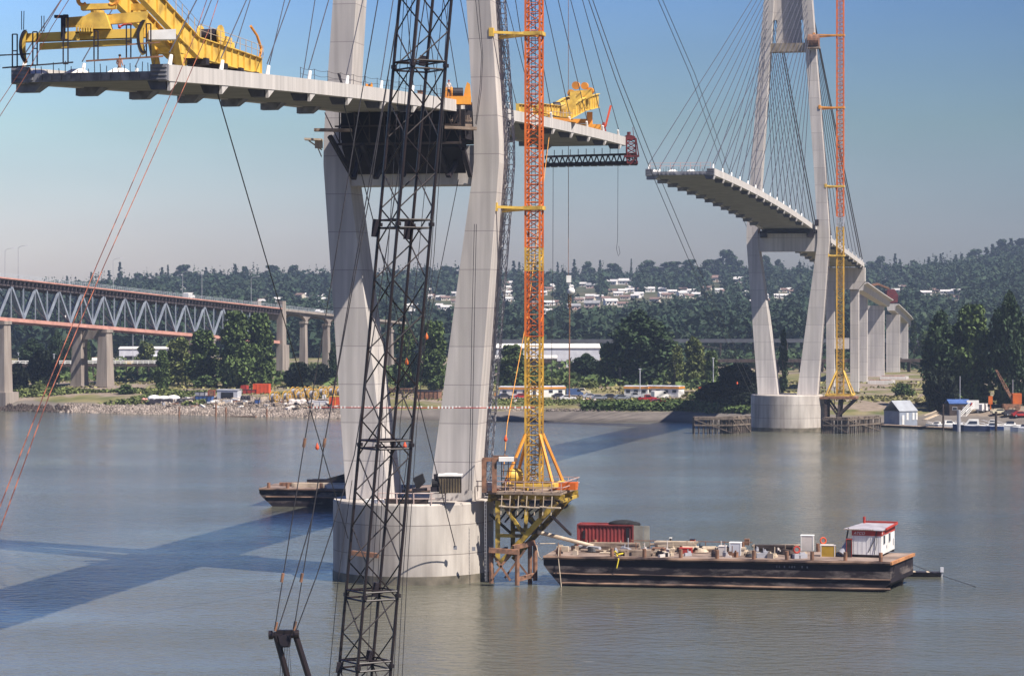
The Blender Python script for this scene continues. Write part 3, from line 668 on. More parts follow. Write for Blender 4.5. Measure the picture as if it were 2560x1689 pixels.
line('tie_down_cable', 'black tie-down cable running behind the boom to the hole in the caisson face', 'tie-down cable', [B(-44.6,5.5,uz(-44.6)), S(1002,824,255), S(1138,1365,270.4)], .05, M_ROPE, 'tie-down cables')
line('tie_down_cable', 'dark then orange rope hanging from the near crossbeam to the caisson top', 'tie-down cable', [S(1146,449,275), S(1106,648,274), S(1043,941,273), S(1008,1225,272.5)], .045, M_ROPE, 'tie-down cables')
line('tie_down_cable', 'orange tie-down rope from the river span to the crane platform', 'tie-down cable', [B(44.6,5.5,uz(44.6)), S(1318,791,300), S(1268,1060,283), S(1258,1188,277)], .05, M_OROPE, 'tie-down cables')
line('hanging_rope', 'long dark rope dropping from the river end of the near deck to the bank', 'rope', [S(1383,392,372), S(1382,700,372), S(1378,968,371)], .035, M_ROPE)
line('hanging_rope', 'short thin rope with a looped end hanging below the traveller', 'rope', [S(1545,408,372), S(1544,600,372), S(1541,622,372), S(1546,640,372), S(1550,632,372), S(1547,615,372)], .03, M_ROPE)
def tag_float(x, y, D, c, l):
    b = MB(); p = S(x,y,D); b.loft([[p+V3((.2*math.cos(a)*r, .2*math.sin(a)*r, z*.75)) for a in [k*math.pi/4 for k in range(8)]] for r, z in ((.15,-.4),(.9,-.25),(1,0),(.6,.3),(.12,.6))])
    tag(b.build('marker_float', c), l, 'marker', 'red and orange markers on the cables')
tag_float(793,1117,268,M_ORED,'red marker tied to the cable left of the boom, low over the water'); tag_float(1066,842,262,M_ORG,'orange marker on the rope between the two near legs'); tag_float(1017,905,258,M_ORG,'orange marker on the cable inside the boom')
tag_float(1012,1114,264,M_ORED,'red marker behind the boom right chord'); tag_float(1264,1097,281,M_ORED,'red marker on the rope just left of the crane mast'); tag_float(1843,958,600,M_ORED,'red marker against the dark bank left of the far caisson')
hk = th('crane_hook_block', 'white hook block and headache ball hanging on a long rope before the hillside', 'crane hook', S(1421,700,372))
b = MB(); b.tube(S(1421,-20,372), S(1421,690,372), .045, 6); b.tube(S(1424,760,372), S(1423,994,372), .11, 6); b.build('hoist_rope', M_RUST, hk)
b = MB(); b.box(S(1422,697,372), (.7,.5,1.0)); b.prism([S(1418,706,372), S(1426,706,372), S(1429,716,372), S(1424,719,372)], (0,.4,0)); b.build('hook_block', M_WHITE, hk)
b = MB(); b.ball(S(1428,728,372), .55, 14); b.build('headache_ball', M_WHITE, hk, True)
b = MB()
for y in (738, 744, 750, 757, 764): b.ring(S(1424,y,372), (random.random(),1,.3), .2, .09, 10, 6)
b.build('shackle_chain', M_RUST, hk)

for i, pts in enumerate(([(1188,-10),(1195,60),(1204,135),(1200,220),(1189,310)], [(1196,-10),(1202,70),(1207,140),(1203,225),(1191,312)], [(1186,560),(1180,800),(1176,1060),(1172,1225)], [(1191,560),(1186,800),(1181,1060),(1178,1225)])):
    line('power_cable', ['left','right','left','right'][i]+' of two dark cables hanging down the '+('upper' if i < 2 else 'lower')+' front of the near right leg', 'cable', [S(x,y,271.5 if i > 1 else 274.2) for x, y in pts], .035, M_ROPE, 'cables on the near right leg')
# ---------------------------------------------------------------- yellow segment lifters on the deck
def girder(t, prof, v, wd, name='girder'):
    """plate girder: web, flanges and stiffeners from (u, top, bottom) stations"""
    b = MB(); f = wd/2
    b.loft([[B(u,v-.05,zb), B(u,v+.05,zb), B(u,v+.05,zt), B(u,v-.05,zt)] for u, zt, zb in prof])
    for k in (1, 2):
        b.loft([[B(s[0],v-f,s[k]-.04), B(s[0],v+f,s[k]-.04), B(s[0],v+f,s[k]+.04), B(s[0],v-f,s[k]+.04)] for s in prof])
    for a, c in zip(prof, prof[1:]):
        n = max(1, round(abs(c[0]-a[0])/1.7))
        for i in range(n):
            q = i/n; u = a[0]+(c[0]-a[0])*q; zt = a[1]+(c[1]-a[1])*q; zb = a[2]+(c[2]-a[2])*q
            b.box(B(u,v,(zt+zb)/2), (2*f-.08, .06, zt-zb-.1), BV, BU)
    return b.build(name, M_YEL, t)
def lifter1():
    t = th('segment_lifter', 'big yellow lifting gantry with twin cranked girders at the near deck end', 'lifting gantry', B(-64, 1.6, 48.6))
    prof = [(-60,50.3,49.0), (-66,50.4,48.9), (-75.6,50.5,48.9), (-81.2,52.0,50.3), (-92,54.9,53.2), (-104,58.1,56.4)]
    for v in (2.6, 0.3): girder(t, prof, v, .5)
    for u, z in ((-61,49.6), (-70,49.6), (-78,50.6), (-84,52.0), (-91,53.9)): b = MB(); b.beam(B(u,.3,z), B(u,2.6,z), .3, .5); b.build('cross_girder', M_YEL, t)
    for u in (-62, -66, -70, -74.5): b = MB(); b.box(B(u,1.5,48.7), (3.2,.8,.5), BV, BU); b.build('skid_beam', M_DARK, t)
    b = MB(); b.beam(B(-76,1.5,48.4), B(-82,1.4,50.0), .8, .5); b.beam(B(-78.5,2.4,47.4), B(-80,2.4,50.2), .5); b.beam(B(-78.5,.4,47.4), B(-80,.4,50.2), .5); b.box(B(-79,1.5,49.3), (2.4,1.0,.8), BV, BU); b.build('front_leg', M_YEL, t)
    w_ = MB(); w_.wheel(B(-69.4,1.5,51.3), BV, .55, 1.5, 20); w_.build('winch_drum', M_DARK, t)
    w_ = MB()
    for v in (.7, 2.4): w_.wheel(B(-69.4,v,51.3), BV, .85, .14, 20)
    w_.box(B(-67.6,1.7,50.9), (1.6,1.5,.9), BV, BU); w_.box(B(-65.8,1.7,50.8), (1.0,.9,.6), BV, BU); w_.build('winch_frame', M_YEL, t)
    b = MB()
    for a, c in zip(prof[:-1], prof[1:]):
        for i in range(4):
            q = i/4; p = B(a[0]+(c[0]-a[0])*q, 2.9, a[1]+(c[1]-a[1])*q); b.tube(p, p+ZUP*1.05, .035, 5)
        for h in (.55, 1.05): b.tube(B(a[0],2.9,a[1]+h), B(c[0],2.9,c[1]+h), .025, 4)
    b.build('hand_rail', M_LWOOD, t)
    b = MB(); b.path([B(-60,2.6,50.3), B(-59.6,2.6,51.2), B(-60.4,2.5,52.2), B(-61.5,2.3,52.9)], .12, 6); b.build('hose_arm', M_ORGY, t)
    # spreader beam hanging over the deck end
    s = th('spreader_beam', 'yellow spreader beam with curved rocker ends hung above the unfinished deck end', 'spreader beam', S(245,95,187))
    D = 187; P = lambda x, y, dd=0: S(x, y, D+dd)
    def bar(name, x0, y0, x1, y1, x2, y2, x3, y3, dep_, m, dd=0): return MB().prism([P(x0,y0,dd),P(x1,y1,dd),P(x2,y2,dd),P(x3,y3,dd)], V3((-.2,dep_,0))).build(name, m, s)
    bar('main_beam', 62,84, 390,69, 390,92, 62,104, 1.0, M_YEL); bar('lower_beam', 100,108, 330,98, 330,111, 100,123, .8, M_YEL, .2)
    bar('beam_end', 372,76, 440,73, 440,98, 372,99, .9, M_WHITE, -.1)
    bar('upper_beam', 165,44, 372,28, 366,54, 165,68, .7, M_YEL, .4)
    b = MB(); b.prism([P(208,42,-.4), P(228,31,-.4), P(262,32,-.4), P(268,48,-.4), P(276,72,-.4), P(200,72,-.4)], (0,1.5,0)); b.wheel(P(244,36,.3), ZUP, .5, .5, 14); b.build('swivel_head', M_YEL, s)
    b = MB()
    for i in range(7): b.box(P(192+6.3*i,72,-.6), (.1,.25,.45))
    b.prism([P(188,80,-.5), P(234,78,-.5), P(234,82,-.5), P(188,84,-.5)], (0,.9,0)); b.beam(P(194,82,-.4), P(196,102,-.4), .2); b.beam(P(230,80,-.4), P(231,96,-.4), .2); b.build('bearing_cradle', M_YEL, s)
    b = MB(); b.prism([P(200,10,.2), P(289,8,.2), P(287,21,.2), P(202,25,.2)], (0,.8,0)); b.build('lifting_yoke', M_YEL, s)
    for sx in (207, 281):
        b = MB(); r_ = [P(sx+12*math.cos(a), 0-13*math.sin(a), .3) for a in [math.pi*(.25+1.5*i/10)+(0 if sx < 240 else math.pi) for i in range(11)]]; b.path(r_, .16, 6); b.build('yoke_hook', M_ORGY, s)
    for cx, cy, hh, ww in ((60,115,41,15), (357,92,43,18)):
        o_ = [(cx-ww*math.cos(a)+4, cy+hh*math.sin(a)) for a in np.linspace(-1.4, 1.4, 13)]; i_ = [(cx-ww*.45*math.cos(a)+10, cy+hh*.9*math.sin(a)) for a in np.linspace(1.35, -1.35, 13)]
        b = MB(); b.prism([P(x,y,-.6) for x, y in o_+i_], V3((-.25,1.5,0))); b.build('rocker_end', M_YEL, s)
        b = MB(); q = [(cx-(ww+2)*math.cos(a)+4, cy+hh*math.sin(a)) for a in np.linspace(-1.35, 1.35, 13)]
        b.loft([[P(x,y,-1.0), P(x+8,y,-1.0), P(x+8,y,.9), P(x,y,.9)] for x, y in q]); b.build('rocker_shade_face', M_DARK, s)  # dark material puts the shade of the left-facing side into the colour
    for x0, x1, y0, y1 in ((31,43,86,169), (82,93,80,163), (158,170,38,160), (235,245,78,152), (316,327,62,146), (366,377,60,143)):
        b = MB()
        for x in (x0, x1): b.beam(P(x,y0,-.7), P(x,y1,-.7), .09)
        for y in (y0, y1, (y0+y1)/2): b.beam(P(x0,y,-.7), P(x1,y,-.7), .08)
        b.build('hanging_frame', M_DARK, s)
    b = MB(); b.beam(P(-8,139,-.9), P(76,135,-.9), .09); b.beam(P(6,170,-.9), P(183,156,-.9), .10); b.build('lower_rail', M_ROPE, s)
    b = MB(); b.beam(P(215,153,-.9), P(408,141,-.9), .12); b.beam(P(318,112,-.9), P(400,106,-.9), .1); b.build('lower_rail', M_RUST, s)
    b = MB(); b.path([P(296,62,-.5), P(297,68,-.5), P(310,62,-.5), P(330,62,-.5)], .08, 6); b.ball(P(299,68,-.6), .13); b.build('red_valve', M_RED, s)
    b = MB()
    for p, q in (((54,75),(54,28)), ((59,75),(60,28)), ((104,80),(104,40)), ((110,80),(110,40))): b.tube(P(*p,-.2), P(*q,-.2), .03, 4)
    b.build('rod', M_DARK, s)
    b = MB(); b.box(P(152,42,0), (.9,.4,.2)); b.beam(P(158,40,0), P(158,100,0), .3); b.build('signal_arm', M_DARK, s)
lifter1()
def lifter2():
    t = th('segment_lifter', 'smaller looking yellow lifting gantry tilted up at the river end of the near deck', 'lifting gantry', B(60, 2, 53))
    prof = [(50,54.9,53.8), (69,55.9,54.3), (79,57.9,56.1), (89.5,59.3,57.4)]
    for v in (3.0, .2): girder(t, prof, v, .5)
    for u, z in ((52,54.3), (62,54.8), (75,55.9), (86,58)): b = MB(); b.beam(B(u,.2,z), B(u,3,z), .3, .5); b.build('cross_girder', M_YEL, t)
    b = MB(); b.box(B(60,1.6,53.2), (3.6,18,.5), BV, BU); b.build('skid_beam', M_DARK, t)
    b = MB()
    for x, y, r_ in ((1440,214,.55), (1462,215,.5), (1428,233,.5), (1476,228,.5)): b.wheel(S(x,y,357), V3((.3,1,0)), r_, .5, 14)
    b.build('sheave', M_ORGY, t)
    b = MB(); b.prism([S(1424,228,356), S(1478,224,356), S(1482,240,356), S(1462,250,356), S(1430,256,356)], (0,2,0)); b.box(S(1446,247,356), (1.0,2,1.6)); b.box(S(1430,262,356), (.6,1.6,1.4)); b.build('sheave_block', M_YEL, t)
    b = MB(); b.wheel(S(1392,272,340), (1,.2,0), .9, .9, 16); b.build('winch_drum', M_DARK, t)
    b = MB(); b.wheel(S(1380,274,340), (1,.2,0), .8, .3, 16); b.wheel(S(1405,274,340), (1,.2,0), .95, .6, 16); b.box(S(1394,290,340), (3.6,2.4,.5)); b.box(S(1420,266,343), (1.2,1,1.6)); b.box(S(1432,252,345), (.8,.8,2.2)); b.build('winch_frame', M_YEL, t)
    b = MB(); b.prism([S(1362,291,331), S(1420,296,331), S(1440,306,331), S(1362,298,331)], (0,2.5,0)); b.build('rear_frame', M_ORGY, t)
    b = MB()
    for x in range(1368, 1432, 8): b.tube(S(x,292,331), S(x,276,331), .04, 4)
    b.tube(S(1366,278,331), S(1432,284,331), .04, 4); b.tube(S(1400,262,340), S(1440,240,352), .05, 4); b.build('hand_rail', M_LWOOD, t)
    b = MB(); b.prism([S(1441,309,365), S(1503,311,365), S(1503,334,365), S(1494,334,365), S(1494,322,365), S(1441,320,365)], (0,2.2,0)); b.box(S(1474,300,366), (.8,.8,2.2)); b.beam(S(1420,303,366), S(1470,303,366), .7, .6); b.build('spreader', M_ORGY, t)
    m_ = th('mast_derrick', 'small red inclined mast on the river end of the near deck', 'derrick', S(1514,333,369))
    b = MB(); b.beam(S(1513,318,369), S(1527,264,369), .28); b.build('jib', M_ORED, m_); b = MB(); b.beam(S(1506,336,369), S(1509,306,369), .35); b.beam(S(1516,336,369), S(1509,306,369), .2); b.box(S(1511,334,369), (1.0,.8,.4)); b.build('base', M_RED, m_)
lifter2()
def traveller():
    t = th('form_traveller', 'dark form traveller truss with a red tower slung under the near deck river end', 'form traveller', B(97, 0, 50))
    b = MB(); n = 16
    for dd in (0, 2.6):
        P = lambda q, top: S(1363+(1592-1363)*q, (392-7*q) if top else (412-5*q), 374-4*q+dd)
        b.beam(P(0,1), P(1,1), .3); b.beam(P(0,0), P(1,0), .4, .5)
        for i in range(n):
            b.beam(P(i/n,1), P((i+.5)/n,0), .16); b.beam(P((i+.5)/n,0), P((i+1)/n,1), .16)
    for i in range(12):
        q = i/11; b.box(S(1366+(1585-1366)*q, 413-5*q, 375.5-4*q), (1.0,3.4,.5)); b.tube(S(1366+(1585-1366)*q, 392-7*q, 375), S(1366+(1585-1366)*q, 376-9*q, 375), .05, 4)
    b.build('truss', M_DARK, t)
    b = MB()
    a = [S(1568,408,369), S(1592,409,369), S(1592,409,371.5), S(1568,408,371.5)]; c = [S(1566,345,369), S(1588,345,369), S(1588,345,371.5), S(1566,345,371.5)]
    lattice(b, a, c, 5, .11, .07, True); b.beam(S(1575,411,368.8), S(1597,388,368.8), .2); b.beam(S(1590,345,369), S(1597,390,369), .16); b.beam(S(1560,391,369), S(1598,390,369), .3)
    b.prism([S(1560,342,369), S(1570,335,369), S(1588,341,369), S(1588,348,369), S(1562,350,369)], (0,2.5,0)); b.tube(S(1572,336,370), S(1572,330,370), .3, 6); b.tube(S(1584,341,370), S(1582,318,370), .04, 4)
    b.build('end_tower', mat('maroon_paint', (.15,.025,.03), (.07,.014,.018), sc=1), t)
traveller()
def deck_machine(label, x, y, wpx, hpx, D, m, kind='winch', person=None):
    c = S(x, y, D); k = FX/D; t = th('deck_winch' if kind == 'winch' else 'deck_box', label, kind, c); W, H = wpx/k, hpx/k
    b = MB(); b.box(c+ZUP*H*.18, (W, 1.4, H*.36)); b.build('bed', m, t)
    if kind == 'winch':
        b = MB(); b.wheel(c+V3((W*.02,0,H*.5)), (1,.1,0), H*.26, W*.36, 16); b.build('drum', M_DARK, t)
        b = MB(); b.prism([c+V3((W*.22,-.5,H*.3)), c+V3((W*.5,-.5,H*.3)), c+V3((W*.46,-.5,H*.9)), c+V3((W*.36,-.5,H)), c+V3((W*.28,-.5,H*.7))], (0,1,0)); b.box(c+V3((-W*.34,0,H*.55)), (W*.26,1,H*.42)); b.wheel(c+V3((-W*.2,0,H*.5)), (1,.1,0), H*.3, W*.04, 16); b.build('side_frame', m, t)
    else:
        b = MB(); b.box(c+ZUP*H*.62, (W*.82,1.1,H*.5)); b.box(c+ZUP*H*.9, (W*.9,1.2,H*.08)); b.build('hood', m, t)
deck_machine('amber winch with black drum on the deck edge beside the near right leg', 1143, 262, 70, 56, 273, M_ORGY)
deck_machine('small amber winch peeping over the deck edge by the near left leg', 923, 222, 17, 15, 256, M_ORGY)
deck_machine('brown equipment box on the deck behind the crane boom', 1054, 246, 24, 20, 268, M_RUST, 'equipment box')
bm_ = MB(); bm_.beam(S(846,184,248), S(855,211,248), .22); tag(bm_.build('leaning_post', M_DARK), 'dark post leaning on the near deck in front of the left leg', 'post')

# ---------------------------------------------------------------- clutter on the near caisson top
def caisson_top():
    s = th('timber_shed', 'brown plank shed with a white tarpaulin top between the near tower legs', 'shed', S(1126,1232,271))
    c = S(1126,1230,271.5); b = MB(); W, H = 2.3, 1.75; b.box(c+ZUP*H/2, (W,2.0,H)); b.build('box', mat('olive_plank', (.16,.12,.07), (.09,.07,.045), sc=1), s)
    b = MB()
    for i in range(9): b.box(c+V3((-W/2+W*i/8,-1.03,H/2)), (.07,.06,H))
    b.build('batten', M_DWOOD, s)
    b = MB(); b.box(c+ZUP*(H+.08), (W+.25,2.2,.16)); b.ball(c+ZUP*(H+.16), (1.0,.9,.14)); b.build('tarpaulin', M_WHITE, s)
    k = th('steel_skip', 'black tipped skip between the near tower legs left of the shed', 'skip', S(1048,1228,272))
    b = MB(); p = [S(1032,1196,272), S(1056,1184,272), S(1063,1205,272), S(1042,1226,272)]; b.prism(p, (0,1.6,0)); b.build('bin', M_BLACK, k)
    b = MB(); b.beam(S(1030,1224,272), S(1068,1222,272), .5, .3); b.build('skid', M_DARK, k)
    g = th('generator', 'dark round machine standing left of the timber shed', 'machine', S(1092,1228,271)); b = MB(); b.wheel(S(1090,1208,271), (1,0,0), .5, .9, 14); b.build('drum', M_BLACK, g); b = MB(); b.box(S(1091,1222,271), (1.2,.8,.5)); b.beam(S(1092,1205,271), S(1090,1184,271), .5); b.build('frame', M_DARK, g)
    pts = [G_ for G_ in [B(-8.1,-1.6,8.5), B(-8.2,.4,8.5), B(-8.1,2.2,8.5), B(-7.7,4.0,8.5), B(-6.8,5.3,8.5)]]
    railing(pts, 1.15, 'pale timber guard rail on the front edge of the near caisson', mat('pinkish_timber2', (.55,.42,.38), (.4,.3,.27), sc=1), r=.07)
    d = th('plank_stack', 'dark plank stack on the near caisson edge below the timber rail', 'planks', B(-7.3,1.5,8.5)); b = MB(); b.box(B(-7.4,1.2,8.75), (4.6,.8,.45), BV, BU); b.build('plank', M_DWOOD, d)
    b = MB(); b.box(B(-7.45,-2.1,8.7), (2.2,.9,.4), BV, BU); b.build('pale_slab', M_WHITE, d)
    h = th('rubbing_board', 'rusty timber board fixed on the near caisson face behind the boom', 'board', S(914,1384,270.5)); b = MB(); b.beam(S(880,1381,271.2), S(946,1388,270.2), .4, .5); b.build('board', M_RUST, h)
    hh = th('anchor_plate', 'square plate by the cable hole on the near caisson face', 'plate', S(1182,1371,270.7)); b = MB()
    for x in (1138, 1184): b.box(S(x,1368 if x < 1150 else 1371,270.45+.004*(x-1138)), (.36,.16,.4))
    b.build('plate', M_RAW, hh)
    ld = th('access_ladder', 'slim rusty ladder down the right of the near caisson face', 'ladder', S(1212,1450,271.8)); b = MB()
    for x in (1211, 1215): b.tube(S(x,1250,271.6), S(x+2,1452,271.6), .022, 4)
    for y in range(1254, 1452, 9): b.tube(S(1211,y,271.6), S(1215,y,271.6), .018, 4)
    b.build('ladder_rungs', M_GREY, ld)
caisson_top()

# ---------------------------------------------------------------- barges
def barge_mat():
    m = mat('barge_plate', (.018,.012,.016), (.008,.005,.009), sc=.25, rough=.8, stretch=(1,1,.4), bump=.1); n = m.node_tree; L = n.links; b = n.nodes['Principled BSDF']
    src = b.inputs['Base Color'].links[0].from_socket; tc = n.nodes.new('ShaderNodeTexCoord'); mp = n.nodes.new('ShaderNodeMapping'); mp.inputs['Scale'].default_value = (.28,.28,.9); mp.inputs['Location'].default_value = (3,0,.4)
    nz = n.nodes.new('ShaderNodeTexNoise'); nz.inputs['Scale'].default_value = 1; nz.inputs['Detail'].default_value = 8; nz.inputs['Roughness'].default_value = .65
    rp = n.nodes.new('ShaderNodeMapRange'); rp.inputs[1].default_value = .49; rp.inputs[2].default_value = .64
    sx = n.nodes.new('ShaderNodeSeparateXYZ'); L.new(tc.outputs['Object'], sx.inputs[0])
    # scraped bare strips where boats have rubbed, between the rubbing strakes
    w1 = n.nodes.new('ShaderNodeMath'); w1.operation = 'COMPARE'; w1.inputs[1].default_value = 1.72; w1.inputs[2].default_value = .38; L.new(sx.outputs['Z'], w1.inputs[0])
    w2 = n.nodes.new('ShaderNodeMath'); w2.operation = 'COMPARE'; w2.inputs[1].default_value = .62; w2.inputs[2].default_value = .22; L.new(sx.outputs['Z'], w2.inputs[0])
    ad = n.nodes.new('ShaderNodeMath'); ad.operation = 'ADD'; L.new(w1.outputs[0], ad.inputs[0]); L.new(w2.outputs[0], ad.inputs[1])
    mu = n.nodes.new('ShaderNodeMath'); mu.operation = 'MULTIPLY'; L.new(rp.outputs[0], mu.inputs[0]); L.new(ad.outputs[0], mu.inputs[1])
    mx = n.nodes.new('ShaderNodeMix'); mx.data_type = 'RGBA'; mx.inputs[7].default_value = (.13,.105,.095,1)
    L.new(tc.outputs['Object'], mp.inputs[0]); L.new(mp.outputs[0], nz.inputs['Vector']); L.new(nz.outputs['Fac'], rp.inputs[0]); L.new(mu.outputs[0], mx.inputs[0]); L.new(src, mx.inputs[6]); L.new(mx.outputs[2], b.inputs['Base Color']); return m
M_HULL = barge_mat()
M_BDECK = mat('barge_deck', (.27,.20,.165), (.12,.085,.07), sc=.45, rough=.9)
M_STRAKE = mat('worn_strake', (.25,.155,.105), (.03,.018,.018), sc=.4, rough=.8)
class Fr:
    """a barge's own axes"""
    def __init__(s, o, ax): s.o = V3(o); s.x = V3(ax).normalized(); s.y = V3((-s.x.y, s.x.x, 0))
    def __call__(s, a, b, z): return s.o+s.x*a+s.y*b+ZUP*z
Q = Fr((3.3,270.5,0), (35.3,-6.5,0)); BL, BW, BD = 36.0, 10.0, 3.05
def barge1():
    t = th('deck_barge', 'long dark steel deck barge with a red container and white cabin aboard', 'barge', Q(18,5,0))
    b = MB()
    rings = []
    for a, zb in ((0,2.2), (.5,1.5), (2.6,-.9), (31.5,-1), (34.2,-.4), (BL,.9)):
        e = 2.0 if a == BL else 0; rings.append([Q(a,0,zb), Q(a+e,BW,zb), Q(a+e,BW,BD), Q(a,0,BD)])
    b.loft(rings); b.build('hull', M_HULL, t)
    b = MB(); b.hexa([Q(.0,0,BD),Q(BL,0,BD),Q(BL+2,BW,BD),Q(0,BW,BD)], [Q(.05,.05,BD+.06),Q(BL-.05,.05,BD+.06),Q(BL+1.95,BW-.05,BD+.06),Q(.05,BW-.05,BD+.06)]); b.build('deck_plating', M_BDECK, t)
    for z, r_, m, x0 in ((2.95,.2,M_STRAKE,0), (1.28,.09,M_STRAKE,1.1), (.3,.14,M_STRAKE,2.0)):
        b = MB(); pts = [Q(x0+(BL-x0)*i/40, -.08, z+.05*noise.noise(V3((i*.35,z,0)))) for i in range(41)]
        b.path(pts, r_, 6); b.build('rubbing_strake', m, t)
    b = MB(); b.beam(Q(BL,-.2,2.95), Q(BL+2.04,BW+.2,2.95), .35, .3); b.build('stern_strake', M_ORGY if 0 else mat('rust_orange', (.48,.22,.09), (.3,.13,.06), sc=1), t)
    b = MB(); b.prism([Q(33.6,1.2,-.6), Q(BL-.3,1.2,-.6), Q(BL+.4,1.2,2.6), Q(BL-.6,1.2,2.6)], Q.y*2.2); b.prism([Q(33.6,6.6,-.6), Q(BL+.9,6.6,-.6), Q(BL+1.4,6.6,2.6), Q(BL,6.6,2.6)], Q.y*2.6); b.build('stern_skeg', M_HULL, t)
    for a, c in [(a,.35) for a in (1.6, 7.2, 10.6, 14.4, 18.2, 22.0, 25.4, 28.0, 31.4, 35.0)]+[(a,BW-.4) for a in (4, 12, 20, 28)]: b = MB(); p = Q(a,c,BD); b.tube(p, p+ZUP*.95, .2, 8); b.build('bollard', M_RUST, t)
    b = MB(); b.beam(Q(8,BW-.5,4.0), Q(21,BW-.5,4.0), .08); 
    for a in range(8, 22, 2): b.tube(Q(a,BW-.5,BD), Q(a,BW-.5,4.1), .04, 4)
    b.build('deck_rail', M_RUST, t)
    # ship's name, worn to a blur
    b = MB()
    for i, c in enumerate('110101110010100'):
        if c == '1': b.box(Q(24.4+.26*i,-.03,2.42), (.15,.05,.22), Q.x, Q.y)
    b.build('faded_lettering', mat('faded_white', (.16,.15,.17), (.05,.045,.055), sc=4), t)
    return t
barge1()
def container(label, p, ax, L_, W_, H_, m, door=True):
    f = Fr(p, ax); t = th('shipping_container', label, 'container', p)
    n = 30; b = MB(); ring = []
    for i in range(n*2+1):
        x = L_*i/(n*2); ring.append((x, .05 if (i//2) % 2 else 0))
    out = [f(x,y,0) for x, y in ring]+[f(L_,W_,0), f(0,W_,0)]
    b.loft([[q+ZUP*.12 for q in out], [q+ZUP*(H_-.1) for q in out]]); b.build('corrugated_body', m, t)
    b = MB()
    for z in (.07, H_-.06):
        b.beam(f(0,-.02,z), f(L_,-.02,z), .14); b.beam(f(0,W_,z), f(L_,W_,z), .14); b.beam(f(0,0,z), f(0,W_,z), .14); b.beam(f(L_,0,z), f(L_,W_,z), .14)
    for a, c in ((0,0),(L_,0),(0,W_),(L_,W_)): b.beam(f(a,c,0), f(a,c,H_), .16)
    b.build('corner_frame', m, t)
    return t, f
ct, cf = container('red corrugated shipping container with a swung open pale door on the barge', G(1444,1367,BD+.06), Q.x, 6.05, 2.45, 2.5, M_CONT)
b = MB(); b.prism([cf(6.1,-.05,.1), cf(6.1,-.05,2.45), cf(7.2,-.3,2.45), cf(7.2,-.3,.1)], Q.y*.08); b.prism([cf(7.25,-.3,.1), cf(7.25,-.3,2.45), cf(7.9,-.4,2.45), cf(7.9,-.4,.1)], Q.y*.08); b.build('open_door', mat('pale_olive_paint', (.45,.44,.36), (.3,.29,.25), sc=.8), ct)
b = MB(); b.box(cf(5.5,-.06,1.25), (.4,.06,1.8), Q.x, Q.y); b.box(cf(.7,-.06,1.4), (.28,.06,.9), Q.x, Q.y); b.build('side_hatch', M_DARK, ct)
cv = th('canvas_heap', 'black canvas and hose heap lying on the container roof', 'canvas', cf(5,1,2.5)); b = MB(); b.ball(cf(4.8,1.0,2.55), (1.6,.9,.42), 14); b.ball(cf(5.9,.8,2.5), (.9,.7,.35), 12); b.tube(cf(6.2,.6,2.6), cf(6.6,.1,2.2), .12, 6); b.build('heap', M_BLACK, cv, True)
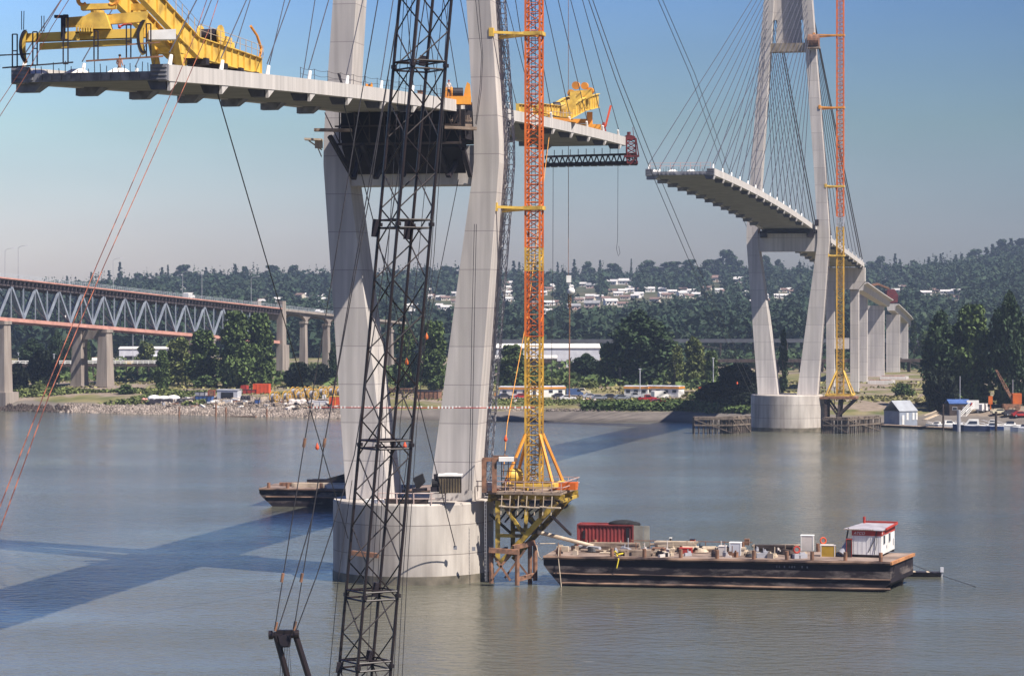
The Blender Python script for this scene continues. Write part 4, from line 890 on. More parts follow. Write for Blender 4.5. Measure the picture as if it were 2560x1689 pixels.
# white cabin with the red lettered band
def cabin():
    p = G(2130.6,1390.5,BD+.1); f = Fr(p, (.947,-.322,0)); t = th('site_cabin', 'white site cabin with a red lettered roof band on the barge stern', 'cabin', p)
    L_, W_, H_ = 3.05, 7.6, 2.72
    b = MB(); b.hexa([f(0,0,.25),f(L_,0,.25),f(L_,W_,.25),f(0,W_,.25)], [f(0,0,H_),f(L_,0,H_),f(L_,W_,H_),f(0,W_,H_)])
    b.build('wall', M_WHITE, t)
    b = MB()
    for i in range(7): b.beam(f(.2+i*.44,-.012,.3), f(.2+i*.44,-.012,2.3), .02)
    b.build('panel_seam', M_LGREY, t)
    b = MB(); b.hexa([f(-.04,-.04,H_-.5),f(L_+.04,-.04,H_-.5),f(L_+.04,W_+.04,H_-.5),f(-.04,W_+.04,H_-.5)], [f(-.05,-.05,H_+.02),f(L_+.05,-.05,H_+.02),f(L_+.05,W_+.05,H_+.02),f(-.05,W_+.05,H_+.02)]); b.build('roof_band', M_RED, t)
    b = MB(); b.hexa([f(-.9,-.15,H_+.08),f(L_+.15,-.15,H_+.03),f(L_+.15,W_+.1,H_+.06),f(-.3,W_+.1,H_+.1)], [f(-.9,-.15,H_+.17),f(L_+.15,-.15,H_+.11),f(L_+.15,W_+.1,H_+.22),f(-.3,W_+.1,H_+.22)]); rf = b.build('roof', mat('weathered_roof', (.36,.34,.37), (.24,.22,.25), sc=1.2), t)
    b = MB()
    for i in range(13): b.box(f(-.8+.25*i,-.2,H_+.12), (.13,.14,.11), f.x, f.y)
    b.build('roof_batten', M_WOOD, rf)
    b = MB(); b.beam(f(-.2,W_+.1,H_+.3), f(L_+.3,W_+.1,H_+.3), .25, .22); b.beam(f(L_+.2,1.5,H_+.08), f(L_+.25,W_+.2,H_+.22), .16, .2); b.tube(f(-.1,W_-.6,H_+.2), f(-.1,W_-.6,H_+.9), .14, 8); b.build('roof_trim', M_RED, rf)
    for y in (1.5, 4.5):
        b = MB(); b.box(f(L_+.02,y,1.75), (.06,.9,1.0), f.x, f.y); wn = b.build('window', M_GREY, t); b = MB(); b.box(f(L_+.06,y,1.75), (.03,.7,.82), f.x, f.y); b.build('pane', M_GLASS, wn)
    b = MB(); b.box(f(L_+.03,2.9,.9), (.06,.25,.3), f.x, f.y); b.box(f(L_+.03,6.7,1.1), (.06,.3,.7), f.x, f.y); b.build('fuse_box', M_GREY, t)
    b = MB(); b.path([f(2.55,-.1,H_), f(2.4,-.12,1.9), f(1.9,-.12,.9), f(1.7,-.1,.5)], .035, 5); b.path([f(2.6,-.1,H_), f(2.6,-.1,1.5), f(2.3,-.1,.3)], .03, 5); b.build('cable', M_DARK, t)
    
    for y in (.3, W_-.4): b = MB(); b.beam(f(0,y,.12), f(L_,y,.12), .3, .26); b.build('bearer', M_DWOOD, t)
    # lettering on the band
    def text(s_, pos, size, ax, nrm, m):
        cu = bpy.data.curves.new('t', 'FONT'); cu.body = s_; cu.size = size; cu.shear = .25; cu.extrude = .01
        o = bpy.data.objects.new('t', cu); COL.objects.link(o); dg = bpy.context.evaluated_depsgraph_get(); dg.update()
        me = bpy.data.meshes.new_from_object(o.evaluated_get(dg)); bpy.data.objects.remove(o)
        M = Matrix((V3(ax).to_4d(), ZUP.to_4d(), V3(nrm).to_4d(), (0,0,0,1))).transposed(); M.col[3] = (*pos, 1); M[3][0] = M[3][1] = M[3][2] = 0
        me.transform(WM[t.name].inverted() @ M); me.materials.clear(); me.materials.append(m); o2 = bpy.data.objects.new('lettering', me); COL.objects.link(o2); o2.parent = t
    text('ATCO', f(.15,-.06,H_-.39), .42, f.x, -f.y, M_WHITE)
    text('A', f(L_+.06,.15,H_-.39), .38, f.y, f.x, M_WHITE)
cabin()
# deck cargo
def crate(name, cat, label, x, yb, wpx, hpx, m, top=None, dpt=1.1, z=BD+.06):
    p = G(x, yb, z); k = FX/p.y; W, H = wpx/k, hpx/k; t = th(name, label, cat, p)
    b = MB(); b.box(p+V3((0,dpt/2,H/2)), (W,dpt,H), Q.x, Q.y); b.build('body', m, t)
    b = MB()
    for s in (-1, 1): b.box(p+Q.x*(s*W*.46)+V3((0,dpt/2,H/2)), (W*.07,dpt+.06,H*1.02), Q.x, Q.y)
    b.box(p+V3((0,dpt/2,H+.03)), (W*1.06,dpt*1.06,.07), Q.x, Q.y); b.build('lid', top or m, t); return t
M_PALE = mat('pale_box_paint', (.60,.54,.50), (.48,.43,.40), sc=.8)
crate('deck_crate','crate','pale tall box on the barge deck left of the yellow chest',2020,1375,32,36,M_PALE,M_WHITE)
crate('tool_chest','chest','mustard yellow chest with a pale tarp on the barge deck',2072,1390.5,37,27,mat('mustard', (.42,.26,.03), (.3,.18,.02), sc=.8),M_PALE)
crate('deck_crate','crate','grey white box at the middle of the barge deck',1840,1388,29,31,M_LGREY,M_WHITE)
crate('deck_crate','crate','pinkish box standing before the red container',1493,1363,18,21,mat('pinkish_box', (.50,.34,.28), (.36,.24,.2), sc=1))
crate('fuel_drum_rack','rack','round topped pale drum beside the grey white box',1808,1388,20,22,M_PALE)
crate('deck_crate','crate','low rusty box on the barge deck edge near the middle',1648,1387,32,16,M_RUST)
crate('hose_reel_box','box','low red box on the barge deck near the orange pump',1716,1383,30,12,M_RED)
crate('pump_unit','pump','orange red pump standing at the far edge of the barge deck',1732,1371,12,22,M_ORED,M_DARK,.8)
crate('deck_crate','crate','dark small box near the far rail right of the container',1677,1357,6,12,M_DARK,M_WHITE,.6)
crate('deck_crate','crate','brown small box on the far side behind the grey white box',1868,1362,12,14,M_RUST,None,.6)
crate('gas_cage','cage','dark gas cage against the left side of the white cabin',2124,1392,14,44,M_DWOOD,M_RED,.7)
dr = th('steel_drum','leaning grey cylinder beside the white cabin','drum',G(2106,1390,BD+.06)); b = MB(); p = G(2104,1391,BD+.06); b.tube(p+ZUP*.3, p+V3((.75,.3,1.25)), .42, 14); b.build('shell', M_GREY, dr)
b = MB(); b.beam(p+V3((.45,.3,1.2)), p+V3((.75,.3,3.0)), .14); b.build('mast_post', M_DARK, dr)
for x, y, l, mm in ((2058,1354,'red lifebuoy leaning above the mustard chest',M_ORED), (1992,1377,'red lifebuoy hung on a bollard left of the mustard chest',M_RED)):
    p = G(x, y+7, BD+.2); p.z += .45; b = MB(); b.ring(p, V3((.3,-1,.1)), .32, .09); tag(b.build('lifebuoy', mm), l, 'lifebuoy', 'lifebuoys on the barge')
# pipes, timbers, hoses on deck
for i, (x0, y0, x1, y1, r_, m, l) in enumerate(((1448,1372,1500,1376,.22,M_GREY,'grey pipe on the barge deck below the container'), (1556,1370,1596,1373,.3,M_LWOOD,'pale log on the barge deck by the yellow rope'), (1452,1378,1512,1380,.14,M_WOOD,'thin timber on the bow end of the barge deck'),
        (1706,1378,1790,1378,.28,M_LWOOD,'long pale pipe on the barge deck at the middle'), (1880,1382,1940,1384,.1,M_ROPE,'dark bar on the barge deck right of the middle'), (1598,1364,1720,1360,.12,M_WOOD,'long timber at the far side of the barge deck'), (1880,1368,2000,1366,.14,M_WOOD,'timber along the far edge of the barge deck'), (1500,1384,1590,1386,.1,M_LWOOD,'slim plank at the near edge of the barge deck'))):
    p, q = G(x0,y0,BD+.1), G(x1,y1,BD+.1); up = ZUP*(r_+.02); line('deck_pipe' if 'pi' in l else 'deck_timber', l, 'timber' if 'pi' not in l else 'pipe', [p+up, q+up], r_, m, None, 8)
line('mooring_rope', 'bright yellow rope bundled over the barge side', 'rope', [G(1526,1383,BD+.3), G(1538,1378,BD+.5), G(1545,1385,BD+.4), G(1560,1382,BD+.3), G(1570,1380,BD+.3)], .09, mat('yellow_rope', (.75,.58,.05), (.6,.45,.04), sc=2))
line('mooring_rope', 'yellow rope end hanging down the barge side', 'rope', [G(1538,1376,BD+.6), Q(8.0,-.35,2.9), Q(7.8,-.4,2.0)], .07, MATS['yellow_rope'])
for i in range(60):
    a = random.uniform(1.2, 27); bb = random.uniform(1, 8.5); h = random.uniform(.15, .55); m = random.choice([M_RUST, M_WOOD, M_LWOOD, M_DARK, M_PALE, M_GREY])
    b = MB(); p = Q(a,bb,BD+.06); ang = random.uniform(0, 3); ax = V3((math.cos(ang), math.sin(ang), 0)); ay = V3((-ax.y, ax.x, 0)); wx = random.uniform(.3, 1.8)
    b.box(p+ZUP*h/2, (wx,random.uniform(.2,.6),h), ax, ay); b.box(p+ZUP*(h+.08)+ax*wx*.2, (wx*.4,.18,.16), ax, ay)
    if random.random() < .4: b.tube(p, p+ZUP*random.uniform(.7,1.5), .05, 5)
    tag(b.build('deck_scrap', m), 'small scrap of timber or steel lying loose on the long barge deck', 'scrap', 'loose scrap on the barge deck')
for i, (a, bb, r_) in enumerate(((4.5,5,.7),(11.5,3.2,.6),(15.8,6.5,.8),(21.5,2.6,.55),(25,6.2,.7))):
    b = MB(); p = Q(a,bb,BD+.14)
    for k in range(5): b.ring(p+ZUP*.09*k, V3((.05*k,.02,1)), r_-.05*k, .07, 16, 5)
    tag(b.build('rope_coil', (M_ROPE, M_DWOOD, M_LWOOD)[i % 3]), f'{ORD[i]} rope or hose coil from the bow on the long barge deck', 'rope coil', 'coils on the barge deck')
for i, (a, bb, n_, L_) in enumerate(((6.5,7.6,4,5.5),(13,8.2,5,4.5),(23.5,8,4,4.2),(9.5,1.9,3,3.6),(19.2,4.6,4,3.2))):
    s_ = th('timber_stack', f'{ORD[i]} stack of dunnage timber on the long barge deck, counted from the list nearest the container', 'stack', Q(a,bb,BD+.06)); b = MB()
    s_['label'] = ['timber stack beside the container', 'timber stack at the far rail before the orange pump', 'timber stack at the far rail left of the pale tall box', 'low timber stack by the yellow rope', 'timber stack at the middle of the deck behind the grey white box'][i]+' on the barge'
    for k in range(n_):
        for j in range(3): b.box(Q(a+.12*((j*7+k*3) % 4-1.5), bb+.36*(j-1), BD+.17+.2*k), (L_*(1-.06*((j+k) % 3)),.3,.18), (Q.x+Q.y*.03*((k+j) % 3-1)).normalized(), (Q.y-Q.x*.03*((k+j) % 3-1)).normalized())
    b.build('timbers', (M_WOOD, M_LWOOD, M_DWOOD)[i % 3], s_)
# gangway pipe, mooring lines, skiff
line('discharge_pipe', 'pale pipe sloping from the yellow bracket down to the barge', 'pipe', [S(1344,1329,275), G(1490,1366,BD+.4)], .22, M_LWOOD, None, 10)
line('mooring_line', 'pale mooring line from the fender frame to the barge bow', 'mooring line', [S(1342,1358,272), Q(.4,5,BD+.9)], .045, M_LWOOD); line('mooring_line', 'slack pale rope hanging between the fender frame and barge bow', 'mooring line', [S(1341,1362,272), S(1347,1390,271), S(1356,1398,271), Q(0,1,2.9)], .04, M_LWOOD)
line('mooring_line', 'pale line dropping from the barge bow into the river', 'mooring line', [Q(1.6,.2,4), Q(1.6,-.2,3), Q(2.0,-.6,.0)], .05, M_LWOOD)
line('mooring_line', 'thin anchor line running from the barge stern out over the river', 'mooring line', [Q(BL,8,2.9), G(2330,1430,.6), G(2440,1466,0)], .03, M_ROPE)
def skiff(label, p, ax, L_, W_, m, motor=True):
    f = Fr(p, ax); t = th('small_skiff', label, 'boat', p); b = MB(); rings = []
    for x, w_, zb, zt in ((-.5,.42,.05,.5), (-.2,.5,-.1,.5), (.2,.48,-.1,.52), (.42,.25,0,.62), (.5,.03,.35,.7)):
        rings.append([f(x*L_,-w_*W_*.7,zb), f(x*L_,w_*W_*.7,zb), f(x*L_,w_*W_,zt), f(x*L_,-w_*W_,zt)])
    b.loft(rings); b.build('hull', m, t); b = MB()
    for x in (-.2, .12): b.box(f(x*L_,0,.5), (.3,W_*.9,.08), f.x, f.y)
    b.build('thwart', M_LWOOD, t)
    if motor: b = MB(); b.box(f(-.53*L_,0,.75), (.35,.35,.5), f.x, f.y); b.beam(f(-.53*L_,0,.6), f(-.53*L_,0,-.3), .14); b.build('outboard_motor', M_LGREY, t)
skiff('small grey skiff with an outboard tied behind the barge stern', G(2298,1440,0), (-1,.1,0), 4.6, 1.5, M_DARK)
# second barge behind the near caisson
P2 = Fr((-37,378,0), (45,-5,0))
def barge2():
    t = th('deck_barge', 'low brown barge lying behind the near caisson with timber on deck', 'barge', P2(22,5,0)); b = MB(); L2 = 45.5
    b.loft([[P2(a,0,zb), P2(a,11,zb), P2(a,11,zt), P2(a,0,zt)] for a, zb, zt in ((0,1.9,2.6), (.5,1.3,2.6), (2.6,-.6,2.5), (42,-.8,2.4), (44,-.2,2.4), (L2,.9,2.4))]); b.build('hull', M_HULL, t)
    b = MB(); b.hexa([P2(.1,0,2.5),P2(L2,0,2.4),P2(L2,11,2.4),P2(.1,11,2.5)], [P2(.1,0,2.62),P2(L2,0,2.5),P2(L2,11,2.5),P2(.1,11,2.62)]); b.build('deck_plating', M_BDECK, t)
    b = MB(); b.path([P2(0,-.1,2.5), P2(L2,-.1,2.35)], .2, 6); b.path([P2(1,-.1,1.4), P2(L2,-.1,1.3)], .12, 6); b.build('rubbing_strake', M_STRAKE, t)
    for a in (1.2, 4, 9, 14, 43.5, 44.6): b = MB(); p = P2(a,1,2.6); b.tube(p, p+ZUP*.8, .25, 8); b.build('bollard', M_RUST, t)
    for i, (a, bb, l, wd, h, z, m, lab) in enumerate(((9,4,9,2.2,.6,2.62,M_LWOOD,'stack of pale yellow timber on the rear barge'), (10,8,8,2.4,.9,2.62,M_DARK,'dark steel beam stack at the back of the rear barge'), (4,6,3.5,2,.5,2.62,M_RUST,'rusty plate pile on the bow of the rear barge'), (13,1.4,6,1.2,.5,2.62,M_PALE,'white sacks along the near side of the rear barge'), (41.5,5,3,3,1.1,2.5,M_LWOOD,'timber pile at the right hand end of the rear barge'))):
        s = th('cargo_stack', lab, 'stack', P2(a,bb,z)); b = MB()
        for k in range(4): b.box(P2(a+.2*k*(-1)**k,bb+(k-1.5)*wd/4,z+h/2*(1-.12*(k % 2))), (l,wd/4-.06,h*(1-.12*(k % 2))), P2.x, P2.y)
        b.build('stacked_pieces', m, s)
    tp = th('tarpaulin_frame', 'black sheet draped over a low frame on the rear barge', 'tarpaulin', P2(13,8.5,3)); b = MB(); b.prism([P2(8.5,7.5,3.55), P2(12,7.5,4.5), P2(18,7.5,4.0), P2(18,7.5,3.55)], P2.y*2.4); b.build('sheet', M_BLACK, tp)
barge2()
def OG(x, y):
    """point of the land under a photo pixel"""
    z = 4.5
    for _ in range(6):
        p = G(x, y, z); z = .5*z+.5*gz(p.x, p.y)
    p.z = gz(p.x, p.y); return p
# ---------------------------------------------------------------- old steel truss road bridge
def tx(D, off=0.0, z=0.0):
    p = V3((-144.5+.4*(D-733), D, z)); return p+V3((-.928,.371,0))*off
def tz(D): return 37.4-.0547*(D-733)
def truss_bridge():
    t = th('truss_bridge', 'old grey blue deck truss road bridge with salmon bottom chord on the left', 'truss bridge', tx(733))
    Ds = [700, 894]; TW = 9.0
    b = MB(); b.loft([[tx(D,-1.2,tz(D)-.5), tx(D,TW+1.2,tz(D)-.5), tx(D,TW+1.2,tz(D)), tx(D,-1.2,tz(D))] for D in (690, 740, 800, 850, 893)]); b.build('road_deck', mat('stained_fascia', (.16,.12,.11), (.08,.06,.06), sc=.6), t)
    b = MB(); b.beam(tx(690,-1.25,tz(690)-.1), tx(893,-1.25,tz(893)-.1), .15, .35); b.build('kerb_fascia', M_SALM, t)
    b = MB()
    for D in np.arange(690, 893, 2.0): b.beam(tx(D,-1.1,tz(D)-1.15), tx(D,TW+1.1,tz(D)-1.15), .3, .9)
    for off in (0, TW/2, TW): b.beam(tx(690,off,tz(690)-1.9), tx(893,off,tz(893)-1.9), .6, .7)
    b.build('floor_beams', mat('dark_bracing_steel', (.09,.07,.075), (.05,.04,.045), sc=.6), t)  # floor beams in darker steel than the truss web
    for off in (0, TW):
        top, bot, dg = MB(), MB(), MB(); H = 11.7
        bot.beam(tx(690,off,tz(690)-H), tx(893,off,tz(893)-H), .8, 1.0)
        k0 = -4; k = k0
        while 736.9+11.8*k < 890:
            D = 736.9+11.8*k; T = tx(D,off,tz(D)-2.0); Bm = lambda d: tx(d,off,tz(d)-H+.4)
            dg.beam(Bm(D-5.9), T, .62, .5, V3((.9,-.4,0))); 
            if D+5.9 < 893: dg.beam(T, Bm(D+5.9), .62, .5, V3((.9,-.4,0)))
            dg.beam(T, Bm(D), .3); dg.beam(tx(D-5.9,off,tz(D-5.9)-2), Bm(D-5.9), .38)
            k += 1
        bot.build('bottom_chord', M_SALM, t); dg.build('truss_web', M_STEELB, t)
    b = MB()
    for D in np.arange(695, 892, 11.8): b.beam(tx(D,0,tz(D)-11.5), tx(D+11.8,TW,tz(D+11.8)-11.5), .3); b.beam(tx(D,0,tz(D)-11.5), tx(D,TW,tz(D)-11.5), .35); b.beam(tx(D,0,tz(D)-11), tx(D,TW,tz(D)-2.4), .2)
    b.build('sway_bracing', MATS['dark_bracing_steel'], t)
    for off, nm in ((-1.1,'near'), (TW+1.1,'far')):
        b = MB()
        for D in np.arange(690, 940, 1.15): b.beam(tx(D,off,tz(D)), tx(D,off,tz(D)+1.15), .07)
        for z in (.3, .75, 1.15): b.beam(tx(690,off,tz(690)+z), tx(940,off,tz(940)+z), .07)
        b.build('bridge_railing', mat('pale_blue_grey_paint', (.46,.50,.54), (.36,.40,.44), sc=.5), t)
    return t
truss_bridge()
M_OLDC = concrete('old_concrete', (.36,.31,.27), (.22,.18,.16))
def colm(b, p, w0, d0, w1, d1, z0, z1, cap=0.0):
    ax = V3((.928,-.371,0)); ay = V3((.371,.928,0)); f = lambda w_, d_, z: [V3((p.x,p.y,z))+ax*(s*w_/2)+ay*(r*d_/2) for s, r in ((-1,-1),(1,-1),(1,1),(-1,1))]
    b.loft([f(w0,d0,z0), f(w1,d1,z1)])
    if cap: b.loft([f(w1+.6,d1+.6,z1-cap), f(w1+.6,d1+.6,z1+.05)])
def truss_pier(D, label, zb, water=False, zs=0):
    t = th('bridge_pier', label, 'pier', tx(D,4.5,zb)); zt_ = tz(D)-12.3
    for off in (0, 9.0):
        b = MB(); colm(b, tx(D,off), 4.0, 4.6, 2.8, 3.2, zb-1, zt_, .9); b.build('column', M_OLDC, t)
        b = MB(); colm(b, tx(D,off), 6.2 if water else 5.2, 7 if water else 6, 6 if water else 5, 6.8 if water else 5.8, zb-3, zb+(5 if water else 1.2)); b.build('footing', M_OLDC, t)
    b = MB(); b.beam(tx(D,1,zt_-1.6), tx(D,8,zt_-1.6), 2.0, 2.6)
    for s in (1.8, 7.2): b.beam(tx(D,s,zt_-2.6), tx(D,1.2 if s < 4 else 7.8,zt_-5.2), 1.6)
    b.build('portal_beam', M_OLDC, t)
truss_pier(733, 'truss bridge pier standing in the river at the left edge of the picture', 0, True)
truss_pier(785, 'two legged tapering concrete pier of the truss bridge on the grassy bank', 4)
truss_pier(846, 'dark truss bridge pier half hidden behind the bank trees', 4.5)
def abut():
    t = th('bridge_pier', 'tall concrete end pier where the truss bridge meets the arched viaduct', 'pier', tx(894,4.5,4))
    for off in (-.3, 9.3):
        b = MB(); colm(b, tx(894,off), 2.6, 3.4, 2.1, 2.6, 2, 31.2, 0); colm(b, tx(895.5,off+.1), 3.3, 3.2, 3.0, 3.0, 2, 16); b.build('pylon', M_OLDC, t)
    b = MB(); colm(b, tx(896,1.2), 1.0, 2, 1.0, 2, 3, 26); b.build('lit_column', M_WHITE, t)  # left column of the pier, its sunlit look put in as white
    b = MB(); b.beam(tx(894,0,26), tx(894,9,26), 2.2, 3); b.build('portal_beam', M_OLDC, t)
abut()
def viaduct():
    t = th('arched_viaduct', 'low concrete arched road viaduct continuing from the truss bridge behind the near left leg', 'viaduct', tx(897,4.5,4))
    sp = 17.0; D0 = 895
    b = MB(); b.loft([[tx(D,-1.2,tz(D)-.8), tx(D,10.2,tz(D)-.8), tx(D,10.2,tz(D)), tx(D,-1.2,tz(D))] for D in (895, 990)]); b.build('road_deck', M_OLDC, t)
    for off in (0, 9):
        b = MB()
        for i in range(5):
            a = D0+sp*i
            for k in range(12):
                q0, q1 = k/12, (k+1)/12; f = lambda q: .6+2.6*(2*q-1)**4
                da, dc = a+sp*q0, a+sp*q1
                b.loft([[tx(d,off-.4,tz(d)-.78-f(q)), tx(d,off+.4,tz(d)-.78-f(q)), tx(d,off+.4,tz(d)-.78), tx(d,off-.4,tz(d)-.78)] for d, q in ((da,q0),(dc,q1))])
        b.build('arch_rib', M_OLDC, t)
    for i in range(1, 6):
        D = D0+sp*i-1.5; b = MB()
        for off in (0, 9): colm(b, tx(D,off), 2.6, 2.4, 1.9, 1.8, 3, tz(D)-3.6, .8)
        b.build('pier_column', M_OLDC, t)
viaduct()
def lamp(p, h, label, arm=1):
    t = th('street_lamp', label, 'street lamp', p); b = MB(); b.tube(p, p+ZUP*h, .11, 6, .07); b.path([p+ZUP*h, p+V3((.8*arm,0,h+.5)), p+V3((2.2*arm,0,h+.7))], .06, 5); b.build('pole', M_GREY, t)
    b = MB(); b.box(p+V3((2.5*arm,0,h+.68)), (.8,.3,.18)); b.build('lamp_head', M_LGREY, t)
for i, D in enumerate((739, 748, 788, 840, 846, 872)):
    lamp(tx(D, 9.8 if i in (1,4) else -.9, tz(D)), 9.0, f'{ordw(i)} street lamp from the left along the truss bridge')

# ---------------------------------------------------------------- vehicles
def carpaint(name, c): return mat('car_'+name, c, tuple(x*.85 for x in c), sc=.5, rough=.3, spec=.5)
def make_car(kind):
    t = th('parked_car', 'x', 'car', (0,0,0))
    if kind == 'van': pr = [(-2.3,.35),(-2.3,1.95),(-2.1,2.1),(1.1,2.1),(1.75,1.25),(2.3,1.05),(2.35,.35)]; gl = [(.55,1.95),(1.15,1.95),(1.68,1.28),(.55,1.28)]; W = 1.8
    elif kind == 'pickup': pr = [(-2.5,.4),(-2.5,1.0),(-.7,1.0),(-.6,1.7),(.6,1.72),(1.1,1.08),(2.4,1.0),(2.45,.4)]; gl = [(-.5,1.62),(.52,1.62),(.95,1.1),(-.5,1.1)]; W = 1.8
    else: pr = [(-2.2,.35),(-2.25,.85),(-1.7,.95),(-1.1,1.4),(.35,1.42),(1.05,.95),(2.1,.82),(2.2,.35)]; gl = [(-1.0,1.33),(.3,1.35),(.9,.97),(-1.45,.97)]; W = 1.7
    b = MB(); b.prism([V3((x,-W/2,z)) for x, z in pr], (0,W,0)); b.build('body', carpaint('white', (.7,.68,.66)), t)
    b = MB()
    for s in (-1, 1): b.prism([V3((x,s*(W/2+.015),z)) for x, z in gl], (0,-s*.01,0))
    b.build('window', M_GLASS, t)
    for x in (-1.4, 1.4):
        for s in (-1, 1):
            b = MB(); b.wheel((x,s*(W/2-.08),.33), (0,1,0), .33, .22, 12); wh = b.build('wheel', M_BLACK, t); b = MB(); b.wheel((x,s*(W/2+.035),.33), (0,1,0), .17, .03, 10); b.build('rim', M_GREY, wh)
    return t
CARP = {}
def car(kind, p, rz, color, cname, label):
    first = kind not in CARP
    if first: CARP[kind] = make_car(kind)
    o = CARP[kind] if first else dup(CARP[kind], (0,0,0))
    o.location = p; o.rotation_euler = (0,0,rz); o['label'] = label; o['group'] = 'cars and vans parked on the far bank'; o['category'] = 'van' if kind == 'van' else 'pickup' if kind == 'pickup' else 'car'
    m = carpaint(cname, color)
    for ch in o.children:
        if ch.name.startswith('body'): ch.material_slots[0].link = 'OBJECT'; ch.material_slots[0].material = m
    return o
wht, crm, drk, gry, red, blu, sil = ((.72,.70,.68),'white'), ((.62,.56,.40),'cream'), ((.04,.04,.05),'dark'), ((.22,.24,.28),'grey'), ((.40,.03,.03),'red'), ((.06,.10,.22),'blue'), ((.42,.43,.46),'silver')
for kind, x, y, rz, c, l in (('car',1306,996,.1,red,'red car parked beside the left site trailer behind the crane mast'), ('car',1262,996,.3,drk,'dark car at the left end of the left site trailer'), ('car',1400,995,.2,drk,'dark car just right of the crane mast'), ('van',1436,990,.2,blu,'blue grey van behind the hanging rope'),
        ('pickup',1455,985,-.1,crm,'cream pickup raised behind the parked cars'), ('car',1477,996,.15,sil,'silver car left of the grey cars on the far bank'), ('car',1497,999,.1,gry,'grey car in the middle of the parked row'), ('car',1528,997,.1,drk,'dark blue car beside the right site trailer'), ('car',1554,999,.12,gry,'long grey car before the right site trailer left end'),
        ('pickup',1586,996,.1,sil,'silver pickup under the right site trailer windows'), ('pickup',1618,1002,.1,red,'low red pickup on the grass before the right site trailer'), ('car',1645,1006,.2,red,'bright red car lowest on the grass by the right site trailer'), ('van',1650,996,.5,wht,'white van before the doorway of the right site trailer'), ('car',1668,991,.1,wht,'white car at the right site trailer corner'),
        ('car',1420,1000,.1,wht,'white low car on the grass right of the crane mast')):
    car(kind, OG(x,y), rz, c[0], c[1], l)
for x, y, kind, c, l, rz in ((2458,1022,'van',wht,'white van on the marina bank beside the kiosk',.9), (2500,1024,'car',crm,'cream car on the marina bank under the poplars',.2), (2528,1026,'car',drk,'dark car on the marina bank near the right edge',.3), (2552,1027,'car',red,'maroon car at the right edge of the marina bank',.1)): car(kind, OG(x,y), rz, c[0], c[1], l)
p = tx(837,2,tz(837)); car('van', p, 1.2, wht[0], wht[1], 'white van driving on the truss bridge deck')
p = tx(926,2,tz(926)); car('car', p, 1.2, wht[0], wht[1], 'white car on the viaduct just left of the near tower leg')

# ---------------------------------------------------------------- trestles and far viaducts
def trestle(name, label, p, q, zt_, step, rail, m, h0=3.5, deckh=.9):
    p, q = V3(p), V3(q); d = q-p; n = int(d.length/step); t = th(name, label, 'trestle', V3((p.x,p.y,h0)))
    nrm = V3((-d.y, d.x, 0)).normalized()
    b = MB(); b.beam(V3((p.x,p.y,zt_-deckh/2)), V3((q.x,q.y,zt_-deckh/2)), 4, deckh); b.build('deck', m, t)
    b = MB()
    for i in range(n+1):
        c = p.lerp(q, i/n)
        for s in (-1.6, 0, 1.6): r_ = c+nrm*s; b.tube(V3((r_.x,r_.y,gz(r_.x,r_.y)-1)), V3((r_.x,r_.y,zt_-deckh)), .24, 6)
        a = c-nrm*1.6; e = c+nrm*1.6; b.beam(V3((a.x,a.y,h0+1)), V3((e.x,e.y,zt_-1)), .2)
        if i < n:
            c2 = p.lerp(q,(i+1)/n)-nrm*1.8; c1 = c-nrm*1.8
            if i % 2 == 0 and rail is None: b.beam(V3((c1.x,c1.y,zt_-deckh-.2)), V3((c2.x,c2.y,zt_-deckh-2.6)), .25)
    b.build('pile_bents', M_DWOOD, t)
    if rail:
        b = MB()
        for s in (-2, 2):
            for i in range(n*2+1): c = p.lerp(q,i/(n*2))+nrm*s; b.beam(V3((c.x,c.y,zt_)), V3((c.x,c.y,zt_+1.1)), .14)
            for z in (.45, 1.05): a, e = p+nrm*s, q+nrm*s; b.beam(V3((a.x,a.y,zt_+z)), V3((e.x,e.y,zt_+z)), .16, .22)
        b.build('railing', rail, t)
trestle('timber_trestle', 'dark piled timber trestle with a white railing behind the left bank', (-185,862,0), (-104,872,0), 10.0, 3.6, M_WHITE, M_DWOOD)
trestle('rail_trestle', 'black timber rail trestle crossing behind the far tower legs', (64,925,0), (175,935,0), 10.4, 7.5, None, M_DWOOD, 4.5, 1.1)
trestle('rail_viaduct', 'dark low guideway far behind the white warehouse roofs', (-12,1090,0), (190,1120,0), 15.4, 14, None, mat('grey_black_guideway', (.07,.075,.09), (.05,.05,.06), sc=.4), 5, 1.5)
# ---------------------------------------------------------------- approach to the far end of the bridge
def app_pier(label, xs, D, wd, dp, z1, beam=None):
    t = th('approach_pier', label, 'pier', V3(((xs[0]-CX)*D/FX, D, 3.5)))
    for x in xs:
        c = V3(((x-CX)*D/FX, D, 0)); b = MB(); b.loft([[c+BV*(s*wd/2)+BU*(r*dp/2)+ZUP*z for s, r in ((-1,-1),(1,-1),(1,1),(-1,1))] for z in (2, z1)]); b.build('column', M_CON, t)
    if beam:
        a, c = V3(((xs[0]-CX)*D/FX, D, 0)), V3(((xs[1]-CX)*D/FX, D, 0)); b = MB(); b.beam(a+ZUP*beam[0], c+ZUP*beam[0], 2.4, beam[1]); b.build('tie_beam', M_CON, t)
    return t
pa = app_pier('two legged concrete end pier under the bank end of the far deck', (2077,2137), 741, 2.3, 3.4, 34.2, (18.7,3.1))
b = MB(); b.loft([[B(473+s*1.5,v,z) for s, v in ((-1,-v0),(-1,v0),(1,v0),(1,-v0))] for z, v0 in ((34.2,4.6),(36.4,6.4),(40.4,6.4))]); b.build('pier_head', M_CON, pa)
app_pier('single slab pier right behind the end pier', (2158,), 820, 2.6, 3.4, 33.6)
